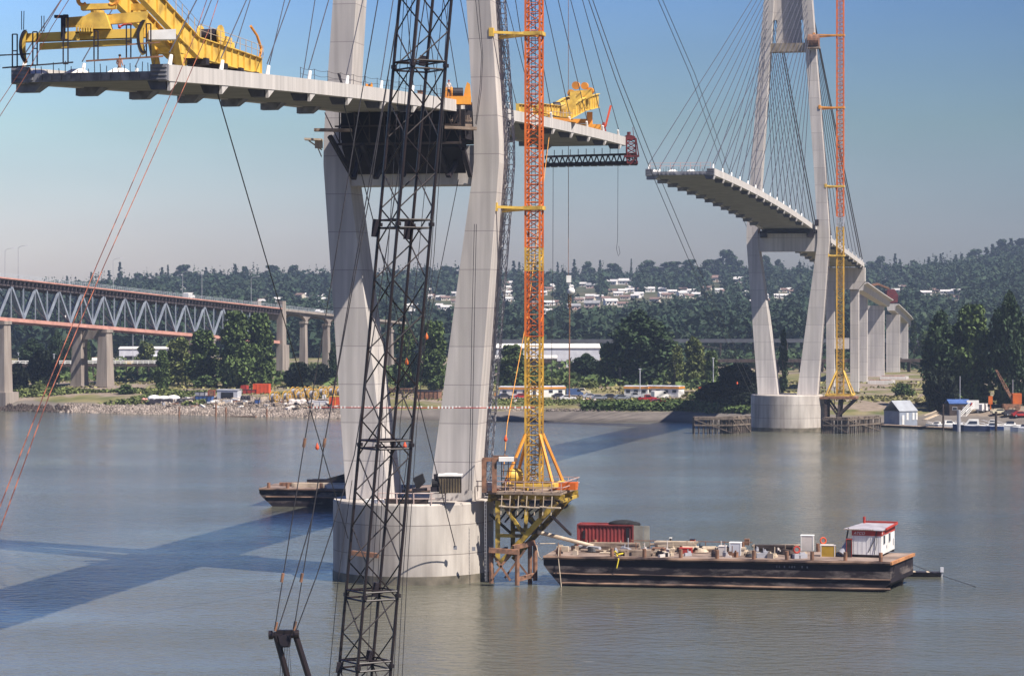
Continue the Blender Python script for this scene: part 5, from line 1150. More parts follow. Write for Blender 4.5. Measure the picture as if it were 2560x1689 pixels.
app_pier('broad slab pier third along the curving approach', (2190,), 887, 5.6, 2.6, 29.6); app_pier('slab pier fourth along the curving approach, half in shade', (2233,), 930, 4.8, 2.4, 26.4); app_pier('last slim slab pier at the right end of the curving approach', (2258,), 985, 3.6, 2.4, 23.4)
def app_girder(label, pts, wd=5.4):
    pts = [S(*p) for p in pts]; t = th('box_girder', label, 'girder', pts[0]); rings = []
    for i, p in enumerate(pts):
        d = (pts[min(i+1,len(pts)-1)]-pts[max(i-1,0)]); a = V3((d.y,-d.x,0)).normalized()
        rings.append([p-a*wd*.24-ZUP*2.3, p+a*wd*.24-ZUP*2.3, p+a*wd*.3-ZUP*.6, p+a*wd/2-ZUP*.15, p+a*wd/2+ZUP*.1, p-a*wd/2+ZUP*.1, p-a*wd/2-ZUP*.15, p-a*wd*.3-ZUP*.6])
    MB().loft(rings).build('shell', M_DECK, t)
app_girder('curving concrete box girder between the end pier and the red traveller', [(2146,706,748),(2164,718,790),(2190,735,850),(2214,750,896)])
app_girder('last concrete box girder beyond the red traveller', [(2228,760,918),(2248,778,950),(2262,792,985),(2268,802,1010)])
t = th('form_traveller', 'dark red form traveller perched on the curving approach girder', 'form traveller', S(2222,740,905)); b = MB()
b.prism([S(2176,712,897), S(2194,707,897), S(2224,719,897), S(2224,723,897), S(2196,712,897), S(2178,716,897)], (0,5,0)); b.build('canopy', M_RUST, t)
b = MB(); b.prism([S(2218,726,900), S(2236,722,900), S(2246,738,900), S(2244,756,900), S(2222,758,900), S(2198,742,900), S(2204,738,900), S(2216,742,900)], (0,6,0)); b.build('shutter', MATS['maroon_paint'], t)
for x0, x1, y0, y1, D, l in ((2169,2232,951,967,800,'long concrete pile cap before the slab piers'), (2200,2266,941,956,850,'second concrete pile cap further back by the slab piers')):
    t = th('pile_cap', l, 'foundation', S((x0+x1)/2,y1,D)); b = MB(); b.prism([S(x0,y1+6,D), S(x1,y1+6,D), S(x1,y0,D), S(x0,y0,D)], (1.5,5,0)); b.build('block', M_DECK, t); b = MB(); b.beam(S(x0+4,y0-1,D+2), S(x1-4,y0-1,D+2), .4, .3); b.build('edge_form', M_RUST, t)
# ---------------------------------------------------------------- buildings on the flat
M_ROOFW = mat('white_sheet_roof', (.74,.71,.66), (.60,.57,.53), sc=.15, rough=.6)
def shed(name, cat, label, p, L_, W_, H_, rise, mw, mr, rz=0.0, doors=0, wins=0, mband=None, side=None):
    """long low building: walls, pitched roof, doors and windows on the camera side"""
    t = th(name, label, cat, p, None, rz); t_m = WM[t.name]; f = lambda x, y, z: t_m @ V3((x,y,z))
    b = MB(); b.hexa([f(-L_/2,0,-1),f(L_/2,0,-1),f(L_/2,W_,-1),f(-L_/2,W_,-1)], [f(-L_/2,0,H_),f(L_/2,0,H_),f(L_/2,W_,H_),f(-L_/2,W_,H_)])
    b.build('wall', mw, t)
    b = MB(); e = .35 if L_ > 7 and not mband else .12; b.prism([f(-L_/2-e,-e,H_), f(-L_/2-e,W_/2,H_+rise), f(-L_/2-e,W_+e,H_), f(-L_/2-e,W_+e,H_+.18), f(-L_/2-e,W_/2,H_+rise+.2), f(-L_/2-e,-e,H_+.18)], f(L_+2*e,0,0)-f(0,0,0)); b.build('roof', mr, t)
    if mband:
        b = MB(); b.hexa([f(-L_/2-.2,-.2,H_-.5),f(L_/2+.2,-.2,H_-.5),f(L_/2+.2,W_+.04,H_-.5),f(-L_/2-.2,W_+.04,H_-.5)], [f(-L_/2-.2,-.2,H_-.01),f(L_/2+.2,-.2,H_-.01),f(L_/2+.2,W_+.04,H_-.01),f(-L_/2-.2,W_+.04,H_-.01)]); b.build('roof_band', mband, t)
    for i in range(doors):
        b = MB(); x = -L_/2+L_*(i+.5)/doors; b.box(f(x,-.03,min(H_*.4,1.8)), (min(L_/doors*.6,4),.08,min(H_*.8,3.6)), t_m.to_3x3() @ V3((1,0,0)), t_m.to_3x3() @ V3((0,1,0))); b.build('door', M_DARK, t)
    for i in range(wins):
        x = -L_/2+L_*(i+.5)/wins; ax_, ay_ = t_m.to_3x3() @ V3((1,0,0)), t_m.to_3x3() @ V3((0,1,0))
        b = MB(); b.box(f(x,-.02,H_*.56), (1.25,.07,.85), ax_, ay_); w_ = b.build('window', M_GREY, t); b = MB(); b.box(f(x,-.06,H_*.56), (1.05,.04,.65), ax_, ay_); b.build('pane', M_GLASS, w_)
    if side:
        for i in range(side):
            y = W_*(i+.5)/side; ax_, ay_ = t_m.to_3x3() @ V3((1,0,0)), t_m.to_3x3() @ V3((0,1,0)); b = MB(); b.box(f(L_/2+.02,y,H_*.56), (.07,1.0,.8), ax_, ay_); w_ = b.build('window', M_GREY, t); b = MB(); b.box(f(L_/2+.06,y,H_*.56), (.04,.8,.62), ax_, ay_); b.build('pane', M_GLASS, w_)
    return t
shed('warehouse','warehouse','wide white roofed warehouse glimpsed left of the round dark tree',V3((14,1000,4.6)),40,28,8.6,1.4,M_LGREY,M_ROOFW,0,4)
shed('warehouse','warehouse','lower pale warehouse with dark loading bay in front of the wide white roof',V3((5,972,4.6)),24,14,5.6,.5,M_DWOOD,M_ROOFW,0,3,0,M_WHITE)
shed('warehouse','warehouse','white shed with flat roof seen under the truss bridge',V3((-163,985,4.6)),20,20,4.2,.5,M_LGREY,M_ROOFW,.1,2)
shed('warehouse','warehouse','long white roof right of the truss bridge pier',V3((-152,1085,5)),26,30,6.5,.6,M_LGREY,M_ROOFW,.1,3)
shed('warehouse','warehouse','pale workshop behind the trestle at the far left',V3((-196,960,4.6)),14,12,4,.8,M_LGREY,M_ROOFW,0,2)
shed('warehouse','warehouse','small grey yard building beyond the white flat roof',V3((-135,1020,4.6)),16,10,5,.6,M_GREY,M_LGREY,.1,2,3)
for i, (x, y, m, l) in enumerate(((318,893,M_YEL,'yellow truck box under the truss bridge'), (290,872,M_YEL,'small yellow machine in the yard under the truss bridge'), (304,870,M_ORGY,'amber machine in the yard beneath the truss bridge'), (240,872,M_WHITE,'white trailer in the yard left of the pier'), (275,885,M_PALE,'pale trailer in the yard right of the pier'), (345,835,M_RED,'red roadside signboard under the truss bridge chord'))):
    D = 1000; c = S(x,y,D); k = th('yard_vehicle' if i != 5 else 'signboard', l, 'yard vehicle' if i != 5 else 'sign', c); W = (6,3.2,3,7,6,5)[i]
    b = MB(); b.box(c+ZUP*1.2, (W,2.4 if i != 5 else .3,2.2 if i != 5 else 1.2)); b.build('box' if i != 5 else 'panel', m, k); b = MB()
    if i == 5:
        for s in (-2, 2): b.tube(V3((c.x+s,c.y+.3,5)), c+V3((s,.3,1)), .12, 5)
        b.build('post', M_GREY, k)
    else:
        for s in (-.35, .35): b.wheel(c+V3((s*W,-1.1,0)), (0,1,0), .5, .4, 10)
        b.build('wheels', M_BLACK, k); z = gz(c.x, c.y)
        k.location.z = z+.5; 
for x, y, L_, W_, rz, nw, l in ((1287,993,8.6,3.4,-.25,3,'grey white site trailer behind the crane mast, left half'), (1377,992,8.4,3.4,.35,3,'sunlit white site trailer with amber roof edge right of the crane mast'), (1590,991.5,6.6,3.6,-.3,3,'left unit of the long white site trailer before the round tree'), (1655,991.5,9.5,4.6,-.42,4,'right unit of the long white site trailer with bright end wall')):
    shed('site_trailer','site trailer',l,OG(x,y),L_,W_,2.75,.12,M_WHITE,M_LGREY,rz,0,nw,M_ORGY,None)
shed('site_hut','hut','grey hut amid the clutter of the left bank yard',OG(568,998),6.0,3.2,2.5,.15,M_LGREY,M_GREY,-.25,1,1)
M_BOAT = mat('boathouse_blue_grey', (.27,.30,.36), (.21,.23,.28), sc=.5)
bh = shed('boathouse','boathouse','floating grey blue boathouse with a pale pitched roof by the marina',V3((2271-CX,0,0))*(629/FX)+V3((0,629,.5)),5.4,6.2,3.2,2.4,M_BOAT,mat('pale_tin_roof', (.32,.34,.37), (.25,.26,.29), sc=.5),.5,0,0)
for dx, zc, w_, h_, nm in ((-1.6,1.2,.6,2.3,'door'), (-.3,2.0,.6,1.7,'window'), (1.5,2.0,.6,1.7,'window'), (2.5,2.0,.5,1.7,'window')):
    m4 = WM[bh.name]; b = MB(); b.box(m4 @ V3((dx,-.04,zc)), (w_,.08,h_), m4.to_3x3() @ V3((1,0,0)), m4.to_3x3() @ V3((0,1,0))); b.build(nm, M_WHITE, bh)
ks = shed('marina_kiosk','kiosk','dark marina kiosk under a blue pitched roof',OG(2400,1036),5.4,3.6,2.6,.9,M_DWOOD,M_BLUE,.15,0,2)
bd = th('notice_board', 'white marina notice board with red marks beside the blue roofed kiosk', 'sign', OG(2432,1030)); c = OG(2432,1030); b = MB(); b.box(c+ZUP*2.2, (3.0,.2,2.2)); b.build('panel', M_WHITE, bd); b = MB(); b.box(c+V3((-.3,-.13,2.3)), (.35,.05,.8)); b.box(c+V3((-.7,-.13,2.1)), (.3,.05,.3)); b.build('red_mark', M_RED, bd); b = MB()
for s in (-1.3, 1.3): b.tube(c+V3((s,.1,-.5)), c+V3((s,.1,1.2)), .08, 5)
b.build('post', M_GREY, bd)
stp = th('dock_stairs', 'white railed stairs down from the kiosk to the floating dock', 'stairs', OG(2410,1040)); b = MB(); p0, p1 = S(2424,1016,618), S(2402,1040,606)
for s in (0, 1.2):
    for h in (0, .5, 1.0): b.beam(p0+V3((s,0,h)), p1+V3((s,0,h)), .09)
for i in range(8): q = p0.lerp(p1,i/7); b.beam(q, q+ZUP, .06); b.beam(q, q+V3((1.2,0,0)), .3, .06)
b.build('flight', M_WHITE, stp)
def dock(label, p, q, wd):
    t = th('floating_dock', label, 'dock', p); b = MB(); b.beam(V3(p)+ZUP*.25, V3(q)+ZUP*.25, wd, .5); b.build('deck', M_DWOOD, t); b = MB(); d = V3(q)-V3(p)
    for i in range(int(d.length/.8)): c = V3(p)+d*(i+.5)/int(d.length/.8); b.box(c+ZUP*.53, (.55,wd*.96,.06), d.normalized(), V3((-d.y,d.x,0)).normalized())
    b.build('plank', M_WOOD, t)
dock('dark log float under the boathouse and along the marina front', G(2204,1066), G(2400,1075), 3.0); dock('pale floating walkway between the moored boats at the right edge', G(2400,1066), G(2575,1058), 1.6); 
t = th('gangway', 'tan railed ramp from the bank down to the dock beside the boathouse', 'gangway', S(2318,1047,612)); b = MB(); p0, p1 = S(2312,1048,612), S(2342,1036,622)
for s in (0, 1.2):
    for h in (0, .9): b.beam(p0+V3((0,s,h)), p1+V3((0,s,h)), .12)
b.beam(p0+V3((0,.6,-.1)), p1+V3((0,.6,-.1)), 1.2, .12); b.build('ramp', M_LWOOD, t)
def motorboat(label, x, y, L_, rz, mh, cab=1.0, mc=None):
    p = G(x, y, 0); t = th('motor_boat', label, 'motor boat', p, 'boats moored at the marina', rz); m4 = WM[t.name]; f = lambda a, c, z: m4 @ V3((a*L_,c*L_,z*L_/7))
    b = MB(); b.loft([[f(a,-w_*.75,-.2), f(a,w_*.75,-.2), f(a,w_,zt_), f(a,-w_,zt_)] for a, w_, zt_ in ((-.5,.15,1.0), (-.2,.17,1.0), (.2,.155,1.1), (.4,.08,1.25), (.5,.01,1.4))]); b.build('hull', mh, t)
    b = MB(); b.hexa([f(-.49,-.145,1.0),f(.38,-.08,1.25),f(.38,.08,1.25),f(-.49,.145,1.0)], [f(-.49,-.145,1.08),f(.38,-.08,1.32),f(.38,.08,1.32),f(-.49,.145,1.08)]); b.build('deck', M_WHITE, t)
    b = MB(); b.hexa([f(-.22,-.12,1.05),f(.2,-.11,1.05),f(.2,.11,1.05),f(-.22,.12,1.05)], [f(-.2,-.1,1.05+1.2*cab),f(.06,-.09,1.05+1.2*cab),f(.06,.09,1.05+1.2*cab),f(-.2,.1,1.05+1.2*cab)]); c = b.build('cabin', mc or M_WHITE, t)
    b = MB()
    for s in (-1, 1): b.prism([f(-.16,s*.117,1.5), f(.1,s*.112,1.5), f(.05,s*.104,1.95), f(-.15,s*.108,1.95)], m4.to_3x3() @ V3((0,s*.05,0)))
    b.build('window', M_GLASS, c)
    b = MB(); b.path([f(.1,-.1,1.4), f(.3,-.09,1.8), f(.47,0,2.0), f(.3,.09,1.8), f(.1,.1,1.4)], .03, 4); b.build('bow_rail', M_LGREY, t)
motorboat('moored white cruiser with a dark blue hull, biggest boat in the marina',2428,1077,8.6,3.0,mat('navy_hull', (.04,.06,.14), (.03,.04,.09), sc=.5)); motorboat('white cabin boat moored behind the blue hulled cruiser',2450,1062,6.5,2.9,M_WHITE,1.1)
motorboat('green grey open boat moored left of the blue hulled cruiser',2374,1070,6.6,.2,M_LGREY,.8); motorboat('small boat under a blue tarp beside the boathouse',2304,1060,4.6,.5,M_BLUE,.6,M_BLUE); motorboat('low white speedboat at the lower right of the marina',2522,1074,7.4,3.1,M_WHITE,.45); motorboat('dark decked boat moored behind the white speedboat',2548,1062,7.0,2.9,mat('black_hull', (.03,.03,.035), (.02,.02,.02), sc=1),.6); motorboat('white cabin boat second from the right behind the dock pile',2480,1066,5.6,2.8,M_WHITE,.9)
for a in (('white runabout second boat right of the blue tarp boat',2340,1068,5.0,2.8,M_WHITE,.8), ('pale sloop hull with low cabin behind the green grey boat',2366,1062,6.2,.1,M_LGREY,1.0), ('white and blue cuddy boat right of the blue hulled cruiser',2478,1074,6.0,2.9,M_BLUE,.9), ('white bow boat tucked behind the blue hulled cruiser left side',2418,1062,5.6,3.0,M_WHITE,1.2), ('grey open launch in front of the dock at the right edge',2558,1078,6.0,3.0,M_LGREY,.5), ('tan topped cruiser at the back row of the marina',2520,1060,6.8,2.9,M_WHITE,1.1,M_PALE)): motorboat(*a)
for i, (x, y0, y1, r_, D, l, m) in enumerate(((2397,1024,1062,.42,604,'thick grey dock pile left of the blue hulled cruiser',M_GREY), (2490,1028,1062,.3,604,'dark dock pile right of the blue hulled cruiser',M_DWOOD), (2358,1010,1072,.22,606,'thin dark dock pile near the boathouse',M_DWOOD), (2400,940,1036,.1,640,'slim pole rising behind the blue roofed kiosk',M_GREY), (2532,948,1016,.1,640,'pale lamp pole in front of the orange crane',M_GREY))):
    p0 = S(x,y1,D); p0.z = -1.5 if i < 3 else gz(p0.x,p0.y)-.5; b = MB(); b.tube(p0, S(x,y0,D), r_, 8); tag(b.build('dock_pile' if i < 3 else 'pole', m), l, 'pile' if i < 3 else 'pole')
oc = th('mobile_crane', 'orange lattice crane parked under the big trees at the right', 'mobile crane', OG(2530,1022)); c = OG(2530,1020); D = c.y
b = MB(); b.box(S(2541,996,D), (2.2,2.2,2.6)); b.build('cab', M_ORG, oc); b = MB(); b.box(S(2528,1014,D), (4.2,2.4,1.0)); 
for s in (-1.4, 1.4): b.wheel(S(2528,1019,D)+V3((s,-1.2,0)), (0,1,0), .6, .5, 12)
b.build('carrier', M_RUST, oc); b = MB(); lattice(b, [S(2517,974,D)+V3(o) for o in ((-.4,-.4,0),(.4,-.4,0),(.4,.4,0),(-.4,.4,0))], [S(2490,924,D)+V3(o) for o in ((-.15,-.15,0),(.15,-.15,0),(.15,.15,0),(-.15,.15,0))], 7, .1, .07); b.beam(S(2517,974,D), S(2534,1004,D), .9, .7); b.build('jib', M_RUST, oc)
b = MB(); b.box(S(2476,1000,D), (1.0,.4,2.0)); b.tube(S(2476,1004,D), S(2476,1024,D), .15, 6); tag(b.build('orange_post_sign', M_ORG), 'orange post sign under the poplars by the marina', 'sign')
# ---------------------------------------------------------------- left bank yard
def reel(x, y, label, rz, r_=1.55, m=M_YEL):
    p = OG(x, y); ax = V3((math.cos(rz), math.sin(rz), 0)); c = p+ZUP*(r_+.05); t = th('cable_reel', label, 'cable reel', p, 'yellow cable reels on the left bank')
    for s in (-.75, .75):
        b = MB(); q = c+ax*s; b.ring(q, ax, r_-.1, .13, 22, 5); b.ring(q, ax, .4, .1, 12, 5); a = ax.orthogonal().normalized(); e = ax.cross(a)
        for k in range(4): h = math.pi*k/4+.3; d = a*math.cos(h)+e*math.sin(h); b.beam(q-d*(r_-.1), q+d*(r_-.1), .14)
        b.build('flange', mat('reel_ochre', (.52,.30,.04), (.36,.2,.04), sc=1), t)
    b = MB(); b.path([c-ax*.72, c+ax*.72], .95, 18); b.build('wound_cable', M_GREY, t)
for i, (x, y) in enumerate(((687,1000),(719,1000),(752,999),(783,999))): reel(x, y, f'{ordw(i)} yellow spoked cable reel from the left in the front row', -.55)
for i, (x, y) in enumerate(((738,994),(768,993),(808,994),(832,993),(852,993))): reel(x, y, f'{ordw(i)} yellow cable reel from the left in the row behind', -.5, 1.5)
def bankbox(name, cat, label, x0, x1, y0, y1, m, m2=None, dp=2.4, rz=-.2):
    p = OG((x0+x1)/2, y1); k = FX/p.y; W, H = (x1-x0)/k, (y1-y0)/k; t = th(name, label, cat, p, None, rz); m4 = WM[t.name]; f = lambda a, c, z: m4 @ V3((a,c,z)); ax, ay = m4.to_3x3() @ V3((1,0,0)), m4.to_3x3() @ V3((0,1,0))
    b = MB(); b.box(f(0,dp/2,H/2), (W,dp,H), ax, ay); b.build('body', m, t); b = MB(); b.box(f(0,dp/2,H+.04), (W*1.03,dp*1.03,.1), ax, ay)
    for i in range(max(2,int(W/.9))): b.box(f(-W/2+W*i/max(1,int(W/.9)-1 or 1),-.04,H/2), (.12,.1,H), ax, ay)
    b.build('rib', m2 or m, t)
for a in (('skip_container','container','large orange red container standing on the left bank',632,672,960,984,M_ORED), ('skip_container','container','small red crate left of the large orange red container',602,616,964,976,M_RED), ('dump_truck_body','truck','low red truck body in front of the orange red container',606,640,974,984,M_RED,M_DARK), ('dumpster','dumpster','blue dumpster low on the left bank by the water',487,529,991,1006,M_BLUE,M_DARK),
          ('machine','machine','orange and yellow machine at the right end of the cable reels',822,854,986,1010,M_ORED,M_YEL), ('machine','machine','white tracked machine left of the orange machine',784,816,1000,1011,M_WHITE,M_LGREY), ('crate_stack','crate','dark crate on the left bank below the red container',636,647,992,1002,M_BLUE,M_DARK,1.2), ('pipe_rack','rack','grey stack of pipes left of the grey hut',486,513,980,991,M_GREY,M_DARK),
          ('generator_box','box','small rusty box left of the grey hut',520,536,976,990,M_RUST,M_RED,1.4), ('site_box','box','orange box on white base by the right bushes',1746,1776,966,979,M_ORG,M_DARK), ('site_box','box','white box under the orange box by the right bushes',1750,1784,980,993,M_WHITE,M_LGREY), ('tank','tank','pale upright box by the reels',806,813,988,998,M_WHITE,M_LGREY,.9),
          ('rebar_cage','rebar','rusty rebar mats stacked behind the near tower legs',1040,1095,978,998,M_RUST,M_DARK,5), ('site_box','box','yellow box beside the left site trailer',1236,1243,981,990,M_ORGY,M_YEL,.9), ('lumber_pile','lumber','long dark lumber pile between the near tower legs',965,1040,972,984,M_DWOOD,M_RUST,3)): bankbox(*a)
for i, (x0, x1, y0, y1, m, l) in enumerate(((368,448,979,1000,M_WHITE,'heap under pale tarpaulins at the left end of the yard'), (352,378,992,1003,M_SALM,'small pinkish heap beside the pale tarpaulins'), (440,485,990,1003,M_DARK,'dark scrap heap left of the blue dumpster'), (600,625,985,1000,M_DARK,'dark scrap heap under the small red crate'), (720,765,996,1010,M_PALE,'pale mound of sacks in front of the cable reels'), (590,600,985,996,M_RUST,'rusty leaning plate beside the grey hut'))):
    p = OG((x0+x1)/2, y1); k = FX/p.y; W, H = (x1-x0)/k, (y1-y0)/k; t = th('covered_heap' if i in (0,4) else 'scrap_heap', l, 'heap', p)
    b = MB(); b.loft([[p+V3((-W/2,0,0)), p+V3((W/2,0,0)), p+V3((W/2,3,0)), p+V3((-W/2,3,0))], [p+V3((-W*.4,.3,H*.55)), p+V3((W*.42,.3,H*.5)), p+V3((W*.42,2.7,H*.5)), p+V3((-W*.4,2.7,H*.6))]]); b.build('base', M_DARK if i == 0 else m, t)
    b = MB()
    for k_ in range(3): b.ball(p+V3((-W*.3+W*.3*k_,1.4,H*.55)), (W*.22,1.3,H*.42*(1-.2*(k_ % 2))), 8)
    b.build('cover', m, t)
for i, (x, y0, y1) in enumerate(((448,1017,1043),(565,1017,1045),(667,1021,1046),(540,1008,1040))):
    p = S(x,y1,686); p.z = -1; b = MB(); b.tube(p, S(x,y0,686), .24, 7); tag(b.build('mooring_pile', M_RUST), f'{["leftmost","third","rightmost","second"][i]} old timber pile standing at the left bank waterline'.replace('third','third from left').replace('second','second from left'), 'pile', 'old piles at the waterline')
for i, (a, c) in enumerate((((450,1012),(505,1009)),((475,1036),(520,1010)),((510,1037),(530,1003)),((478,1019),(498,1018)),((560,1042),(640,1044)))):
    b = MB(); p, q = OG(*a), OG(*c); b.beam(p+ZUP*.4, q+ZUP*.8, .5, .4); tag(b.build('drift_beam', M_DWOOD if i % 2 else M_RUST), ['rusty beam lying along the left bank below the dumpster','dark beam slanting down the bank to the water','rusty beam slanting beside the dark beam','short dark beam on the rocks','long rusty beam at the waterline'][i], 'beam', 'scrap beams on the left bank')
wl = th('warning_line', 'red line with white tags strung across both near tower legs to the crane mast', 'marker line', S(1050,1018,272)); b = MB(); b.path([S(770,1018,271.5), S(1050,1019,271.2), S(1200,1019,270.5), S(1336,1018,273.2)], .05, 5); b.build('cord', M_RED, wl)
b = MB()
for i in range(64):
    if random.random() < .85: x = 775+8.7*i; b.box(S(x,1017.5,271.4 if x < 1060 else 270.8), (.16,.07,.24))
b.build('white_tag', M_WHITE, wl)
for i, (x, y0, y1, l) in enumerate(((1600,922,975,'pale lamp post in front of the round dark tree'), (1687,905,972,'grey pole in the bushes right of the round tree'), (1783,895,975,'tall pale pole in the bushes left of the far tower'), (1550,920,976,'slim dark pole left of the round tree'), (135,885,930,'pale pole behind the left trestle'), (46,882,915,'pale pole at the far left behind the trestle'), (2086,968,1010,'slim dark pole before the end pier'))):
    p = OG(x, y1+18); b = MB(); b.tube(p-ZUP*.5, S(x,y0,p.y), .12, 6); b.box(S(x,y0,p.y), (.7,.3,.2)); tag(b.build('utility_pole', M_LGREY if 'pale' in l else M_DARK), l, 'pole')

for i in range(90):
    x = random.uniform(-98, -46); d = random.uniform(6, 20); y = shore(x)+d; h = random.uniform(.2, .9); m = random.choice([M_RUST, M_WOOD, M_LWOOD, M_DARK, M_PALE, M_GREY, M_WHITE, M_DWOOD]); p = V3((x, y, gz(x,y)))
    ang = random.uniform(0, 3); ax = V3((math.cos(ang), math.sin(ang), random.uniform(-.2,.2))).normalized(); ay = ZUP.cross(ax).normalized(); wx = random.uniform(.6, 3.2)
    b = MB(); b.box(p+ZUP*h*.5, (wx,random.uniform(.3,1.1),h), ax, ay); b.box(p+ZUP*(h*.9)+ax*wx*.2, (wx*.5,.3,h*.4), ax, ay)
    tag(b.build('yard_scrap', m), 'small piece of timber, plate or sacking lying in the left bank yard', 'scrap', 'loose scrap in the left bank yard')
# ---------------------------------------------------------------- vegetation
def cloud(name, cen, size, m, parent=None, flat=.0):
    """many small leaf clumps as separate bent quads"""
    n = len(cen); rng = np.random.RandomState(len(name)*97+n)
    nr = rng.normal(size=(n,3)); nr[:,2] = np.abs(nr[:,2])+.35; nr /= np.linalg.norm(nr, axis=1)[:,None]
    a = np.cross(nr, rng.normal(size=(n,3))); a /= np.linalg.norm(a, axis=1)[:,None]; b = np.cross(nr, a)
    s = (np.asarray(size)*rng.uniform(.6,1.3,n))[:,None]
    v = np.stack([cen-a*s-b*s*.55, cen+a*s*.15-b*s*.75+nr*s*.2, cen+a*s+b*s*.45, cen-a*s*.2+b*s*.8+nr*s*.25], 1).reshape(-1,3)
    me = bpy.data.meshes.new(name); me.vertices.add(4*n); me.vertices.foreach_set('co', v.ravel().astype(np.float32))
    me.loops.add(4*n); me.loops.foreach_set('vertex_index', np.arange(4*n, dtype=np.int32)); me.polygons.add(n); me.polygons.foreach_set('loop_start', np.arange(0,4*n,4, dtype=np.int32)); me.polygons.foreach_set('loop_total', np.full(n,4,np.int32))
    me.materials.append(m); me.update(); me.validate()
    o = bpy.data.objects.new(name, me); COL.objects.link(o)
    if parent: o.parent = parent
    return o
L_DK = leafmat('leaf_dark', (.040,.066,.026), (.020,.036,.017)); L_MD = leafmat('leaf_mid', (.085,.120,.036), (.050,.078,.026)); L_LT = leafmat('leaf_light', (.135,.150,.048), (.080,.105,.035)); L_BK = leafmat('leaf_black_with_shade', (.018,.026,.013), (.008,.012,.008))  # L_BK: dark leaves, the far deck's shadow on the bank put into their colour
M_BARK = mat('bark', (.14,.10,.08), (.07,.05,.04), sc=3, rough=.95)
def lobes(rng, n, W, H, z0, shape):
    out = []
    for i in range(n):
        f = rng.uniform(0,1)**(1.6 if shape == 'cone' else 1); z = z0+(H-z0)*f
        if shape == 'round': rad = W/2*math.sin(math.pi*min(1,.12+.86*f))**.6
        elif shape == 'poplar': rad = W/2*(math.sin(math.pi*(.1+.85*f))**.8)*(1-.25*f)
        elif shape == 'cone': rad = W*.62*(1-f)**.9
        else: rad = W/2*(1-.5*f*f)
        th_ = rng.uniform(0,6.28); r = rad*rng.uniform(.35,.78); out.append((r*math.cos(th_), r*math.sin(th_), z, max(.09*W, rad*rng.uniform(.30,.50))))
    return out
def crownpts(seed, W, H, z0, shape, nl, per):
    rng = np.random.RandomState(seed); P = []
    for x, y, z, r in lobes(rng, nl, W, H, z0, shape):
        d = rng.normal(size=(per,3)); d /= np.linalg.norm(d,axis=1)[:,None]; q = d*(r*rng.uniform(.45,1.08,(per,1))); q[:,2] *= .8; P.append(q+np.array([x,y,z]))
    return np.concatenate(P)
PROTO = {}
def tree_proto(key, seed, W, H, z0, shape, nl, per, ls, leaf, nm, cat):
    t = th(nm, 'x', cat, (0,0,0)); b = MB(); rng = random.Random(seed); b.path([V3((0,0,-.6)), V3((.1,0,H*.3)), V3((rng.uniform(-.3,.3),.2,H*.62)), V3((rng.uniform(-.4,.4),0,H*.9))], .022*H, 8, .03)
    for k in range(6):
        a = rng.uniform(0,6.28); z = H*rng.uniform(.25,.7); e = V3((math.cos(a)*W*.33, math.sin(a)*W*.33, z+H*.16)); b.path([V3((0,0,z)), e*.5+V3((0,0,z*.5)), e], .009*H, 5, .03)
    b.build('trunk', M_BARK, t, local=True); cloud('crown', crownpts(seed,W,H,z0,shape,nl,per), ls, leaf, t); PROTO[key] = [t, W, H, False]
tree_proto('cot', 3, 13, 20, 1.2, 'broad', 70, 105, .6, L_MD, 'broadleaf_tree', 'tree')
tree_proto('dark', 11, 14, 20, .8, 'round', 80, 105, .62, L_DK, 'broadleaf_tree', 'tree')
tree_proto('light', 17, 12, 18, 1.0, 'broad', 60, 95, .58, L_LT, 'broadleaf_tree', 'tree')
tree_proto('pop', 23, 11, 24, 1.2, 'poplar', 60, 85, .55, L_DK, 'poplar_tree', 'tree')
tree_proto('bush', 29, 6, 4, .3, 'round', 24, 60, .34, L_MD, 'bush', 'bush')
tree_proto('lbush', 31, 6, 4, .3, 'round', 24, 60, .34, L_LT, 'bush', 'bush')
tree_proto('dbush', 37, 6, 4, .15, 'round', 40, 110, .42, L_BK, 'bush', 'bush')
def tree(key, x0, x1, yt, yb, label, D=None, rz=None):
    t, W, H, used = PROTO[key]; p = OG((x0+x1)/2, yb) if D is None else V3((((x0+x1)/2-CX)*D/FX, D, 0)); p.z = gz(p.x, p.y)-.15
    D = p.y; h = CZ-(yt-HY)*D/FX-p.z; wd = (x1-x0)*D/FX; sx = wd/W*1.02; sz = h/H
    rz = random.uniform(0,6.28) if rz is None else rz
    if not used: PROTO[key][3] = True; o = t; o.location = p; o.rotation_euler = (0,0,rz); o.scale = (sx,sx,sz); o['label'] = label
    else: o = dup(t, p, rz, (sx,sx,sz), label)
    o['group'] = 'bushes on the far bank' if 'bush' in key else 'trees on the far bank'
    return o
